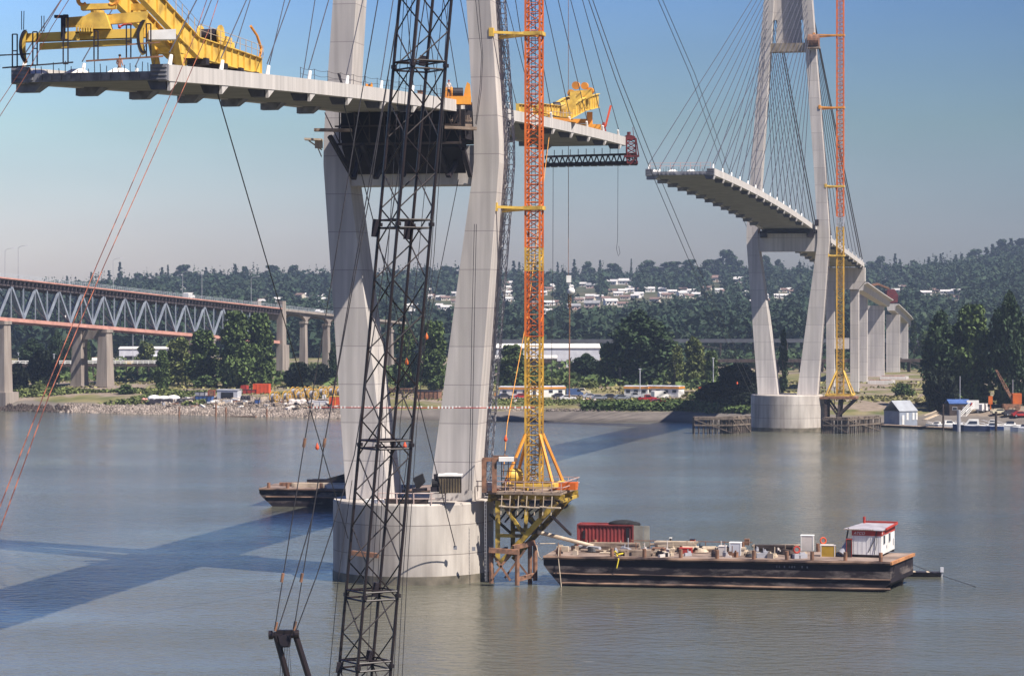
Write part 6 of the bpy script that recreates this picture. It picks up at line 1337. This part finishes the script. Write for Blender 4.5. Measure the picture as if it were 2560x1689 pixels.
for a in (('cot',540,640,784,970,'tall green tree against the truss bridge, left of the pair by the end pier'), ('cot',604,694,788,968,'tall green tree against the end pier of the truss bridge'), ('cot',462,556,830,966,'mid height green tree left of the tall pair by the truss bridge'), ('light',408,484,846,962,'yellowish open tree under the truss bridge'), ('cot',384,428,878,976,'narrow green tree standing alone in front of the yellowish tree'),
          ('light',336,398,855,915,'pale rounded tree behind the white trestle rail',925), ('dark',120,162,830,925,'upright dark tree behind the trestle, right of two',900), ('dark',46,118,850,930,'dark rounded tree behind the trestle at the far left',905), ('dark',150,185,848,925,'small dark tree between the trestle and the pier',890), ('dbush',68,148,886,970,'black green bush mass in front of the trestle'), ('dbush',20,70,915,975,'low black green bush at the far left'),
          ('cot',206,230,856,925,'slim tree between the two pier legs',880), ('cot',978,1052,822,974,'green tree between the near tower legs, left of two'), ('cot',1046,1124,808,975,'taller green tree between the near tower legs'), ('dark',820,850,862,955,'dark tree hard against the left of the near tower leg'), ('cot',1240,1322,865,968,'green tree just right of the near tower right leg'), ('dark',1425,1500,886,952,'dark spreading tree right of the warehouse'),
          ('dark',1520,1684,783,962,'great round dark tree alone behind the site trailer'), ('cot',1490,1546,862,960,'green tree against the left side of the great round tree'), ('light',1672,1712,860,962,'pale tree at the right shoulder of the great round tree'), ('light',1706,1770,845,966,'olive tree right of the great round tree'), ('cot',1758,1800,880,972,'green tree in the thicket left of the far tower'),
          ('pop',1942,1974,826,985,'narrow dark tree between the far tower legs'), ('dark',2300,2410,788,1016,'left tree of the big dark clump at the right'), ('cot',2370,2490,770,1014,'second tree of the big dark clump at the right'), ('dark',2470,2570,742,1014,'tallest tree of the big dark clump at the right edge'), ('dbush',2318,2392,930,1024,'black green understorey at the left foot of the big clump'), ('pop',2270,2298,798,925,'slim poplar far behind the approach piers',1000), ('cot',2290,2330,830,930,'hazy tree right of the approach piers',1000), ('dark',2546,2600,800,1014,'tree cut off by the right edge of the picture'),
          ('dbush',1790,1905,920,1040,'tall tree mass with shade-darkened leaves on the bank left of the far caisson'), ('dbush',1745,1850,960,1050,'black green bush on the shaded bank left of the far caisson'), ('dbush',1820,1905,985,1056,'black green bush close beside the far caisson'), ('bush',1720,1784,976,1034,'bright green bush beside the shaded bank'), ('dbush',1690,1775,1005,1050,'black green bush at the waterline beside the left timber fender'),
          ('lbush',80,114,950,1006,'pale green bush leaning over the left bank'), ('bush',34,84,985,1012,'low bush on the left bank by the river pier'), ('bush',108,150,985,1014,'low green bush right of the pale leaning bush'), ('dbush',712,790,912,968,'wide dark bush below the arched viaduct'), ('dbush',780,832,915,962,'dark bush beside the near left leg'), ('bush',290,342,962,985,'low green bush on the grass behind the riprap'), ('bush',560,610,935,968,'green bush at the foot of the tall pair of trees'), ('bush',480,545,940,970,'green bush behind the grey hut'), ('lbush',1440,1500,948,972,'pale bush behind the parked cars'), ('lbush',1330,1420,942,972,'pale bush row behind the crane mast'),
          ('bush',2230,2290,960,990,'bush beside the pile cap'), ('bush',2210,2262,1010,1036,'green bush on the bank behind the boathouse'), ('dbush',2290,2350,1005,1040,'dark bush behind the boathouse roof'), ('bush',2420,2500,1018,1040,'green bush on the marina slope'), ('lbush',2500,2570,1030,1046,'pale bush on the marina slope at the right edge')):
    tree(*a)
# undergrowth, grass and river-edge scrub: nobody could count it
rng = np.random.RandomState(5)
def scrub(name, label, cat, n, fx, fd, size, m, lift):
    P = []
    while len(P) < n:
        x = rng.uniform(*fx); d = rng.uniform(*fd); y = shore(x)+d
        q = noise.noise(V3((x*.05, y*.07, 1.5)))
        if q < -.05: continue
        P.append((x, y, gz(x,y)+rng.uniform(0,lift)*(.4+q)))
    stuff(cloud(name, np.array(P), size, m), label, cat)
scrub('bank_scrub', 'rough green scrub along the far bank', 'scrub', 6500, (-160,-84), (7.5,46), .5, L_LT, 1.6)
scrub('low_grass', 'low green grass strip on the bank before the parked cars', 'grass', 4000, (-10,62), (16,34), .3, L_LT, .5)
scrub('meadow_grass', 'dry yellow green grass on the flat behind the bank', 'grass', 14000, (-190,180), (26,200), .5, leafmat('dry_grass', (.23,.20,.08), (.13,.13,.05)), .5)
scrub('thicket', 'dense green thicket behind the yard and the trailers', 'thicket', 11000, (-190,62), (110,300), 1.0, L_MD, 4.0)
scrub('far_thicket', 'dark thicket in front of the hill foot at the right', 'thicket', 6000, (62,230), (330,560), 1.3, L_DK, 6)
P = []
for i in range(4200):
    x = random.uniform(18, 66); P.append((x, shore(x)+random.uniform(9,19), 0))
P = np.array(P); P[:,2] = [gz(a,b_)+random.uniform(0,1.1) for a, b_ in P[:,:2]]; stuff(cloud('river_scrub', P, .5, L_MD), 'green river edge scrub below the parked cars', 'scrub')
# riprap
def rocks(name, label, n, xr, dr, s0, s1, m):
    vs = []; fs = []; t = [(0,1,2),(0,2,3),(0,3,4),(0,4,1),(5,2,1),(5,3,2),(5,4,3),(5,1,4)]
    for i in range(n):
        x = random.uniform(*xr); d = random.uniform(*dr); y = shore(x)+d; s = random.uniform(s0,s1); c = V3((x,y,gz(x,y)+s*.2)); o = len(vs)
        for q in ((0,0,1),(1,0,0),(0,1,0),(-1,0,0),(0,-1,0),(0,0,-1)): vs.append(tuple(c+V3(q)*s*random.uniform(.6,1.2)+V3((random.uniform(-.2,.2),random.uniform(-.2,.2),0))*s))
        fs += [tuple(a+o for a in f) for f in t]
    b = MB(); b.add(vs, fs); stuff(b.build(name, m), label, 'rocks')
M_ROCK = leafmat('riprap_stone', (.30,.25,.215), (.15,.12,.10), .2)
rocks('riprap_rocks', 'pale broken stone riprap along the left bank waterline', 5200, (-125,-42), (-1,7), .2, .55, M_ROCK)
rocks('yard_rubble', 'pale rubble strewn over the left bank yard', 2200, (-100,-42), (8,24), .15, .5, M_ROCK)
rocks('dark_shore_stones', 'dark stones at the foot of the bank at the far left', 500, (-160,-122), (-1,5), .3, .8, M_DWOOD)
rocks('beach_drift', 'pale driftwood and stones at the top of the beach', 500, (-8,24), (9,12), .1, .35, M_ROCK)

# ---------------------------------------------------------------- wooded hillside: houses, forest mass, ridge trees
def hit(x, y):
    D = 1185
    while D < 2450:
        X = (x-CX)*D/FX; z = CZ-(y-HY)*D/FX
        if z <= gz(X, D): return V3((X, D, gz(X, D)))
        D += 6
    return None
HS = []
z7 = [(1160,330,130),(1020,350,70),(1110,375,100),(1230,372,110),(950,405,100),(860,390,80),(800,588,110),(840,525,50),(925,516,52),(1008,500,62),(1075,512,60),(1120,545,110),(950,570,130),(1350,475,65),(1445,435,85),(1590,485,90),(1632,455,60),(1720,428,70),(1728,468,70),(1800,450,50),(1840,475,55),(1478,520,80),(260,385,90),(240,465,90),(590,550,75),(1692,348,40),(2000,350,120),(2190,360,110),(2245,300,70),(1365,325,100),(600,400,60),(650,412,40),(1175,470,50),(1230,500,40),(2080,330,50),(1930,320,40),(2080,452,40)]
for x, y, w_ in z7: HS.append((1200+x*.2945, 600+y*.2945, w_*.2945))
for x, y, w_ in ((425,480,70),(585,560,70),(1485,440,30),(1505,490,70),(1535,575,50),(1615,590,50),(1660,470,65),(1350,575,40),(1270,578,30),(1340,625,40),(2150,385,90)): HS.append((640+x*.2945, 600+y*.2945, w_*.2945))
for x, y, w_ in ((1280,312,58),(1330,388,40),(1370,415,40),(1515,465,90),(255,288,90),(265,330,90),(1050,250,40),(330,440,60),(420,450,40)): HS.append((1860+x*.2945, 600+y*.2945, w_*.2945))
for x, y, w_ in ((980,370,70),(1080,356,40),(1270,395,60),(1390,405,70),(175,500,60),(560,690,120),(1640,475,40)): HS.append((x*.2945, 600+y*.2945, w_*.2945))
rh = random.Random(3)
for cx_, cy_, sx_, sy_, n_ in ((1330,742,90,22,16),(1600,738,110,22,16),(1230,735,60,25,8),(720,742,80,18,8),(1960,735,60,18,6),(2330,722,120,22,7),(450,722,90,12,4),(640,752,120,16,8),(1120,735,60,26,8),(1900,748,60,16,6)):
    for k in range(n_): HS.append((rh.gauss(cx_,sx_*.85), rh.gauss(cy_,sy_*.75), rh.uniform(8,21)))
HS.sort()
M_HW = [mat('house_white', (.72,.69,.65), (.62,.59,.56), sc=.4), mat('house_cream', (.60,.53,.44), (.5,.44,.36), sc=.4), mat('house_pink', (.52,.38,.34), (.42,.3,.27), sc=.4)]
M_HR = [mat('roof_pale', (.55,.52,.50), (.42,.40,.39), sc=.4), mat('roof_brown', (.20,.13,.11), (.14,.09,.08), sc=.4), mat('roof_grey', (.26,.25,.26), (.18,.18,.19), sc=.4)]
def house_proto(i):
    L_, W_, H_ = 12, 8, 3.6
    t = th('hillside_house', 'x', 'house', (0,0,0)); b = MB(); b.box((0,W_/2,H_/2-1), (L_,W_,H_+2)); b.prism([V3((-L_/2,0,H_)), V3((-L_/2,W_,H_)), V3((-L_/2,W_/2,H_+1.9))], (L_,0,0)); b.build('wall', M_HW[i], t, local=True)
    b = MB(); b.prism([V3((-L_/2-.4,-.5,H_-.15)), V3((-L_/2-.4,W_/2,H_+2.1)), V3((-L_/2-.4,W_+.5,H_-.15)), V3((-L_/2-.4,W_+.5,H_+.1)), V3((-L_/2-.4,W_/2,H_+2.35)), V3((-L_/2-.4,-.5,H_+.1))], (L_+.8,0,0)); b.build('roof', M_HR[i], t, local=True)
    for x in (-4, -1.2, 3.2): b = MB(); b.box((x,-.05,1.9), (1.7,.1,1.3)); b.build('window', M_GLASS, t, local=True)
    b = MB(); b.box((1.2,-.05,1.1), (1.1,.1,2.2)); b.build('door', M_RUST, t, local=True); return t
HP = [None]*3; HB = []
for i, (x, y, w_) in enumerate(HS):
    p = hit(x, y+2)
    if p is None: continue
    k = 2 if abs(x-(1200+800*.2945)) < 1 or abs(x-(1200+950*.2945)) < 1 else (0 if i % 3 else 1)
    lab = ['white walled','cream walled brown roofed','pinkish grey roofed'][k]+f' house on the wooded hill, {ordw(len(HB))} hillside house from the left'
    s = w_*p.y/FX/12.0; s = max(.6, min(2.0, s)); rz = random.uniform(-.5,.5)
    if HP[k] is None: HP[k] = house_proto(k); o = HP[k]
    else: o = dup(HP[k], (0,0,0))
    o.location = p; o.rotation_euler = (0,0,rz); o.scale = (s,s,min(1.25,s)); o['label'] = lab; o['group'] = 'houses on the hillside'
    HB.append((x, y, w_, p.y))
# forest mass
def forest():
    rg = np.random.RandomState(12); C = []; SZ = []; D_ = []
    nt = 0
    while nt < 24000:
        y = 1165+1330*rg.uniform()**.9; x = rg.uniform(-.30, .30)*y
        z = gz(x, y); con = rg.uniform() < .3
        h = rg.uniform(9,19)*(1.3 if con else 1)*(.62 if y > 2180 else 1); wd = rg.uniform(3.6,5.4) if con else rg.uniform(7,14)
        px, top, bot = CX+x*FX/y, HY-(z+h-CZ)*FX/y, HY-(z-CZ)*FX/y; hw = wd/2*FX/y
        bad = False
        for hx, hy_, w_, hd in HB:
            if y < hd+9 and hd-y < 500 and abs(px-hx) < w_/2+hw*.35 and top < hy_-1.5 and bot > hy_-5: bad = True; break
        if bad: continue
        nt += 1; m = 26 if y > 1500 else 44
        if con:
            f = rg.uniform(.04,1,m); r = wd/2*(1-f)**.8*rg.uniform(.5,1.1,m); a = rg.uniform(0,6.28,m); C.append(np.stack([x+r*np.cos(a), y+r*np.sin(a), z+h*f], 1)); SZ.append(np.full(m, 1.0)*(1.25-.7*f)*wd/4)
        else:
            d = rg.normal(size=(m,3)); d /= np.linalg.norm(d,axis=1)[:,None]; d[:,2] = d[:,2]*.5+.5; C.append(np.array([x,y,z])+d*np.array([wd/2,wd/2,h])*rg.uniform(.75,1.05,(m,1))); SZ.append(np.full(m, wd*.16))
        D_.append(np.full(m, rg.uniform() < .55))
    C = np.concatenate(C); SZ = np.concatenate(SZ); D_ = np.concatenate(D_)
    A = leafmat('forest_green', (.026,.048,.024), (.011,.024,.014), .012, .7, 1.25); Bm = leafmat('forest_light_green', (.042,.064,.034), (.022,.038,.023), .012, .7, 1.25)
    stuff(cloud('hill_forest', C[D_], SZ[D_], A), 'dark mixed forest covering the far hillside', 'forest'); stuff(cloud('hill_broadleaf', C[~D_], SZ[~D_], Bm), 'lighter broadleaf woodland among the dark forest on the far hillside', 'forest')
forest()
tree_proto('fir', 41, 7, 22, 1.5, 'cone', 60, 26, .8, L_DK, 'fir_tree', 'tree'); tree_proto('rdg', 43, 12, 17, .3, 'round', 40, 44, .9, L_DK, 'ridge_tree', 'tree')
RT = [(168,690,12,'fir'),(228,680,9,'fir'),(300,655,14,'fir'),(272,676,12,'fir'),(345,684,30,'rdg'),(405,668,14,'fir'),(420,662,9,'fir'),(460,663,40,'rdg'),(515,668,12,'fir'),(535,672,9,'fir'),(588,660,16,'fir'),(612,667,18,'rdg'),(680,664,40,'rdg'),(735,664,30,'rdg'),(1064,668,36,'rdg'),(1118,666,40,'rdg'),(1284,652,14,'fir'),(1298,655,12,'fir'),(1394,655,9,'fir'),(1436,648,13,'fir'),(1470,655,24,'rdg'),(1500,650,12,'fir'),(1532,660,40,'rdg'),(1578,647,7,'fir'),(1622,652,40,'rdg'),(1680,655,60,'rdg'),(1725,650,40,'rdg'),(1772,650,36,'rdg'),(1816,627,46,'rdg'),(1850,652,24,'rdg'),(1915,640,26,'rdg'),(1945,650,22,'rdg'),(2000,655,18,'fir'),(2178,655,40,'rdg'),(2202,642,28,'rdg'),(2238,634,12,'fir'),(2250,648,12,'fir'),(2284,652,22,'rdg'),(2322,642,14,'fir'),(2340,640,14,'fir'),(2352,634,12,'fir'),(2390,636,14,'fir'),(2404,634,14,'fir'),(2440,624,40,'rdg'),(2466,618,20,'fir'),(2482,610,18,'fir'),(2505,600,34,'rdg'),(2528,596,20,'fir'),(2552,598,40,'rdg')]
for i, (x, y, w_, k) in enumerate(RT):
    yb = y+(44 if k == 'fir' else 36)
    o = tree(k, x-w_*.75, x+w_*.75, y, yb, f'{"pointed fir" if k == "fir" else "rounded tree"} on the hill skyline, {ordw(i)} from the left along the ridge', 2395); o['group'] = 'trees on the hill skyline'

# ---------------------------------------------------------------- people
def person(label, p, rz, pose, shirt, trousers, hair, s=1.0):
    t = th('person', label, 'person', p, None, rz)
    if pose == 'stand': J = dict(pel=(0,0,.95), che=(0,.02,1.32), nec=(0,0,1.5), hed=(0,-.03,1.66), sl=(-.19,0,1.42), el=(-.25,.03,1.14), hl=(-.24,-.14,.92), sr=(.19,0,1.42), er=(.26,.04,1.15), hr=(.2,-.18,.98), kl=(-.1,-.03,.5), fl=(-.12,.02,.06), tl=(-.13,-.16,.03), kr=(.1,-.03,.5), fr=(.13,.02,.06), tr=(.14,-.16,.03))
    elif pose == 'bend': J = dict(pel=(0,.1,.9), che=(0,-.22,1.15), nec=(0,-.36,1.22), hed=(0,-.5,1.25), sl=(-.19,-.3,1.18), el=(-.22,-.4,.9), hl=(-.18,-.55,.72), sr=(.19,-.3,1.18), er=(.22,-.42,.9), hr=(.15,-.58,.74), kl=(-.1,-.02,.48), fl=(-.12,.05,.06), tl=(-.13,-.13,.03), kr=(.1,-.02,.48), fr=(.13,.05,.06), tr=(.14,-.13,.03))
    else: J = dict(pel=(0,.1,.14), che=(0,.16,.5), nec=(0,.12,.68), hed=(0,.08,.84), sl=(-.19,.14,.6), el=(-.26,0,.36), hl=(-.16,-.3,.46), sr=(.19,.14,.6), er=(.26,0,.36), hr=(.16,-.3,.46), kl=(-.13,-.36,.5), fl=(-.13,-.58,.06), tl=(-.14,-.74,.04), kr=(.13,-.36,.5), fr=(.13,-.58,.06), tr=(.14,-.74,.04))
    Rd = dict(pel=(.15,.11),che=(.17,.11),nec=(.055,.055),hed=(.09,.11),sl=(.07,.07),el=(.045,.045),hl=(.04,.035),kl=(.065,.065),fl=(.045,.045),tl=(.04,.03)); 
    for a in ('s','e','h','k','f','t'): Rd[a+'r'] = Rd[a+'l']
    def skin(name, ks, E, grow, m, par):
        me = bpy.data.meshes.new(name); ix = {k: i for i, k in enumerate(ks)}; me.from_pydata([J[k] for k in ks], [(ix[a],ix[c]) for a, c in E], []); o = bpy.data.objects.new(name, me); COL.objects.link(o)
        mod = o.modifiers.new('s','SKIN'); o.modifiers.new('d','SUBSURF').levels = 1
        for k in ks: sv = me.skin_vertices[0].data[ix[k]]; sv.radius = (Rd[k][0]*grow, Rd[k][1]*grow); sv.use_root = k == ks[0]
        dg = bpy.context.evaluated_depsgraph_get(); dg.update(); m2 = bpy.data.meshes.new_from_object(o.evaluated_get(dg)); bpy.data.objects.remove(o); m2.name = name; m2.materials.clear(); m2.materials.append(m)
        o2 = bpy.data.objects.new(name, m2); COL.objects.link(o2); o2.parent = par; o2.scale = (s,s,s); return o2
    E = [('pel','che'),('che','nec'),('nec','hed'),('che','sl'),('sl','el'),('el','hl'),('che','sr'),('sr','er'),('er','hr'),('pel','kl'),('kl','fl'),('fl','tl'),('pel','kr'),('kr','fr'),('fr','tr')]
    bdy = skin('body', list(J), E, 1, M_SKIN, t)
    if shirt: skin('shirt', ['che','pel','sl','el','sr','er'], [('pel','che'),('che','sl'),('sl','el'),('che','sr'),('sr','er')], 1.14, shirt, t)
    skin('trousers', ['pel','kl','fl','kr','fr'], [('pel','kl'),('kl','fl'),('pel','kr'),('kr','fr')], 1.16, trousers, t)
    b = MB(); h = V3(J['hed'])*s; b.ball(h+V3((0,.015,.055))*s, (.105*s,.12*s,.1*s), 10); b.build('hard_hat' if hair in (M_WHITE, M_YEL, M_RED) else 'hair', hair, t, True, local=True)
    b = MB()
    for e in (-.035, .035): b.ball(h+V3((e,-.115,.0))*s, .016*s, 6)
    b.build('eye', M_BLACK, bdy, local=True)
    return t
person('bare chested worker standing on the unfinished end of the near deck', B(-88.6,1.2,ztop(-88.6)-.85), 2.6, 'stand', None, M_BLACK, mat('dark_hair', (.04,.03,.025), (.02,.02,.02), sc=8))
person('worker in a red shirt bending at the railing of the near crane platform', S(1264,1227,274.0), .6, 'bend', M_RED, M_BLUE, M_WHITE)
person('worker in pale shirt beside the amber winch on the near deck', S(1122,243,271), .3, 'stand', M_PALE, M_DARK, M_RED)
for x, y, c, l in ((1460,1040,M_WHITE,'person in white sitting at the left of the group on the beach'), (1470,1039,M_SALM,'person with pink top sitting in the middle of the group on the beach'), (1487,1040,M_WHITE,'person in white sitting apart at the right of the group on the beach'), (1289,1045,M_WHITE,'person in white sitting alone on the beach left of the crane mast')):
    person(l, OG(x,y), random.uniform(-.6,.6), 'sit', c, M_PALE if c is M_WHITE else M_BLUE, MATS['dark_hair'], 1.15)
person('person in grey standing in the group on the beach', OG(1476,1040), .2, 'stand', M_GREY, M_DARK, MATS['dark_hair'])

# ---------------------------------------------------------------- summer haze
def haze(dens):
    b = MB(); b.hexa([(-1250,-40,-6),(1250,-40,-6),(1250,2900,-6),(-1250,2900,-6)], [(-1250,-40,190),(1250,-40,190),(1250,2900,190),(-1250,2900,190)])
    m = bpy.data.materials.new('haze'); m.use_nodes = True; n = m.node_tree; n.nodes.remove(n.nodes['Principled BSDF']); v = n.nodes.new('ShaderNodeVolumePrincipled'); v.inputs['Density'].default_value = dens; v.inputs['Color'].default_value = (.60,.75,1.0,1); v.inputs['Anisotropy'].default_value = .2
    n.links.new(v.outputs[0], n.nodes['Material Output'].inputs['Volume']); o = b.build('haze', m); o['kind'] = 'stuff'; tag(o, 'thin blue summer haze over river and hills', 'haze')
haze(.00011)
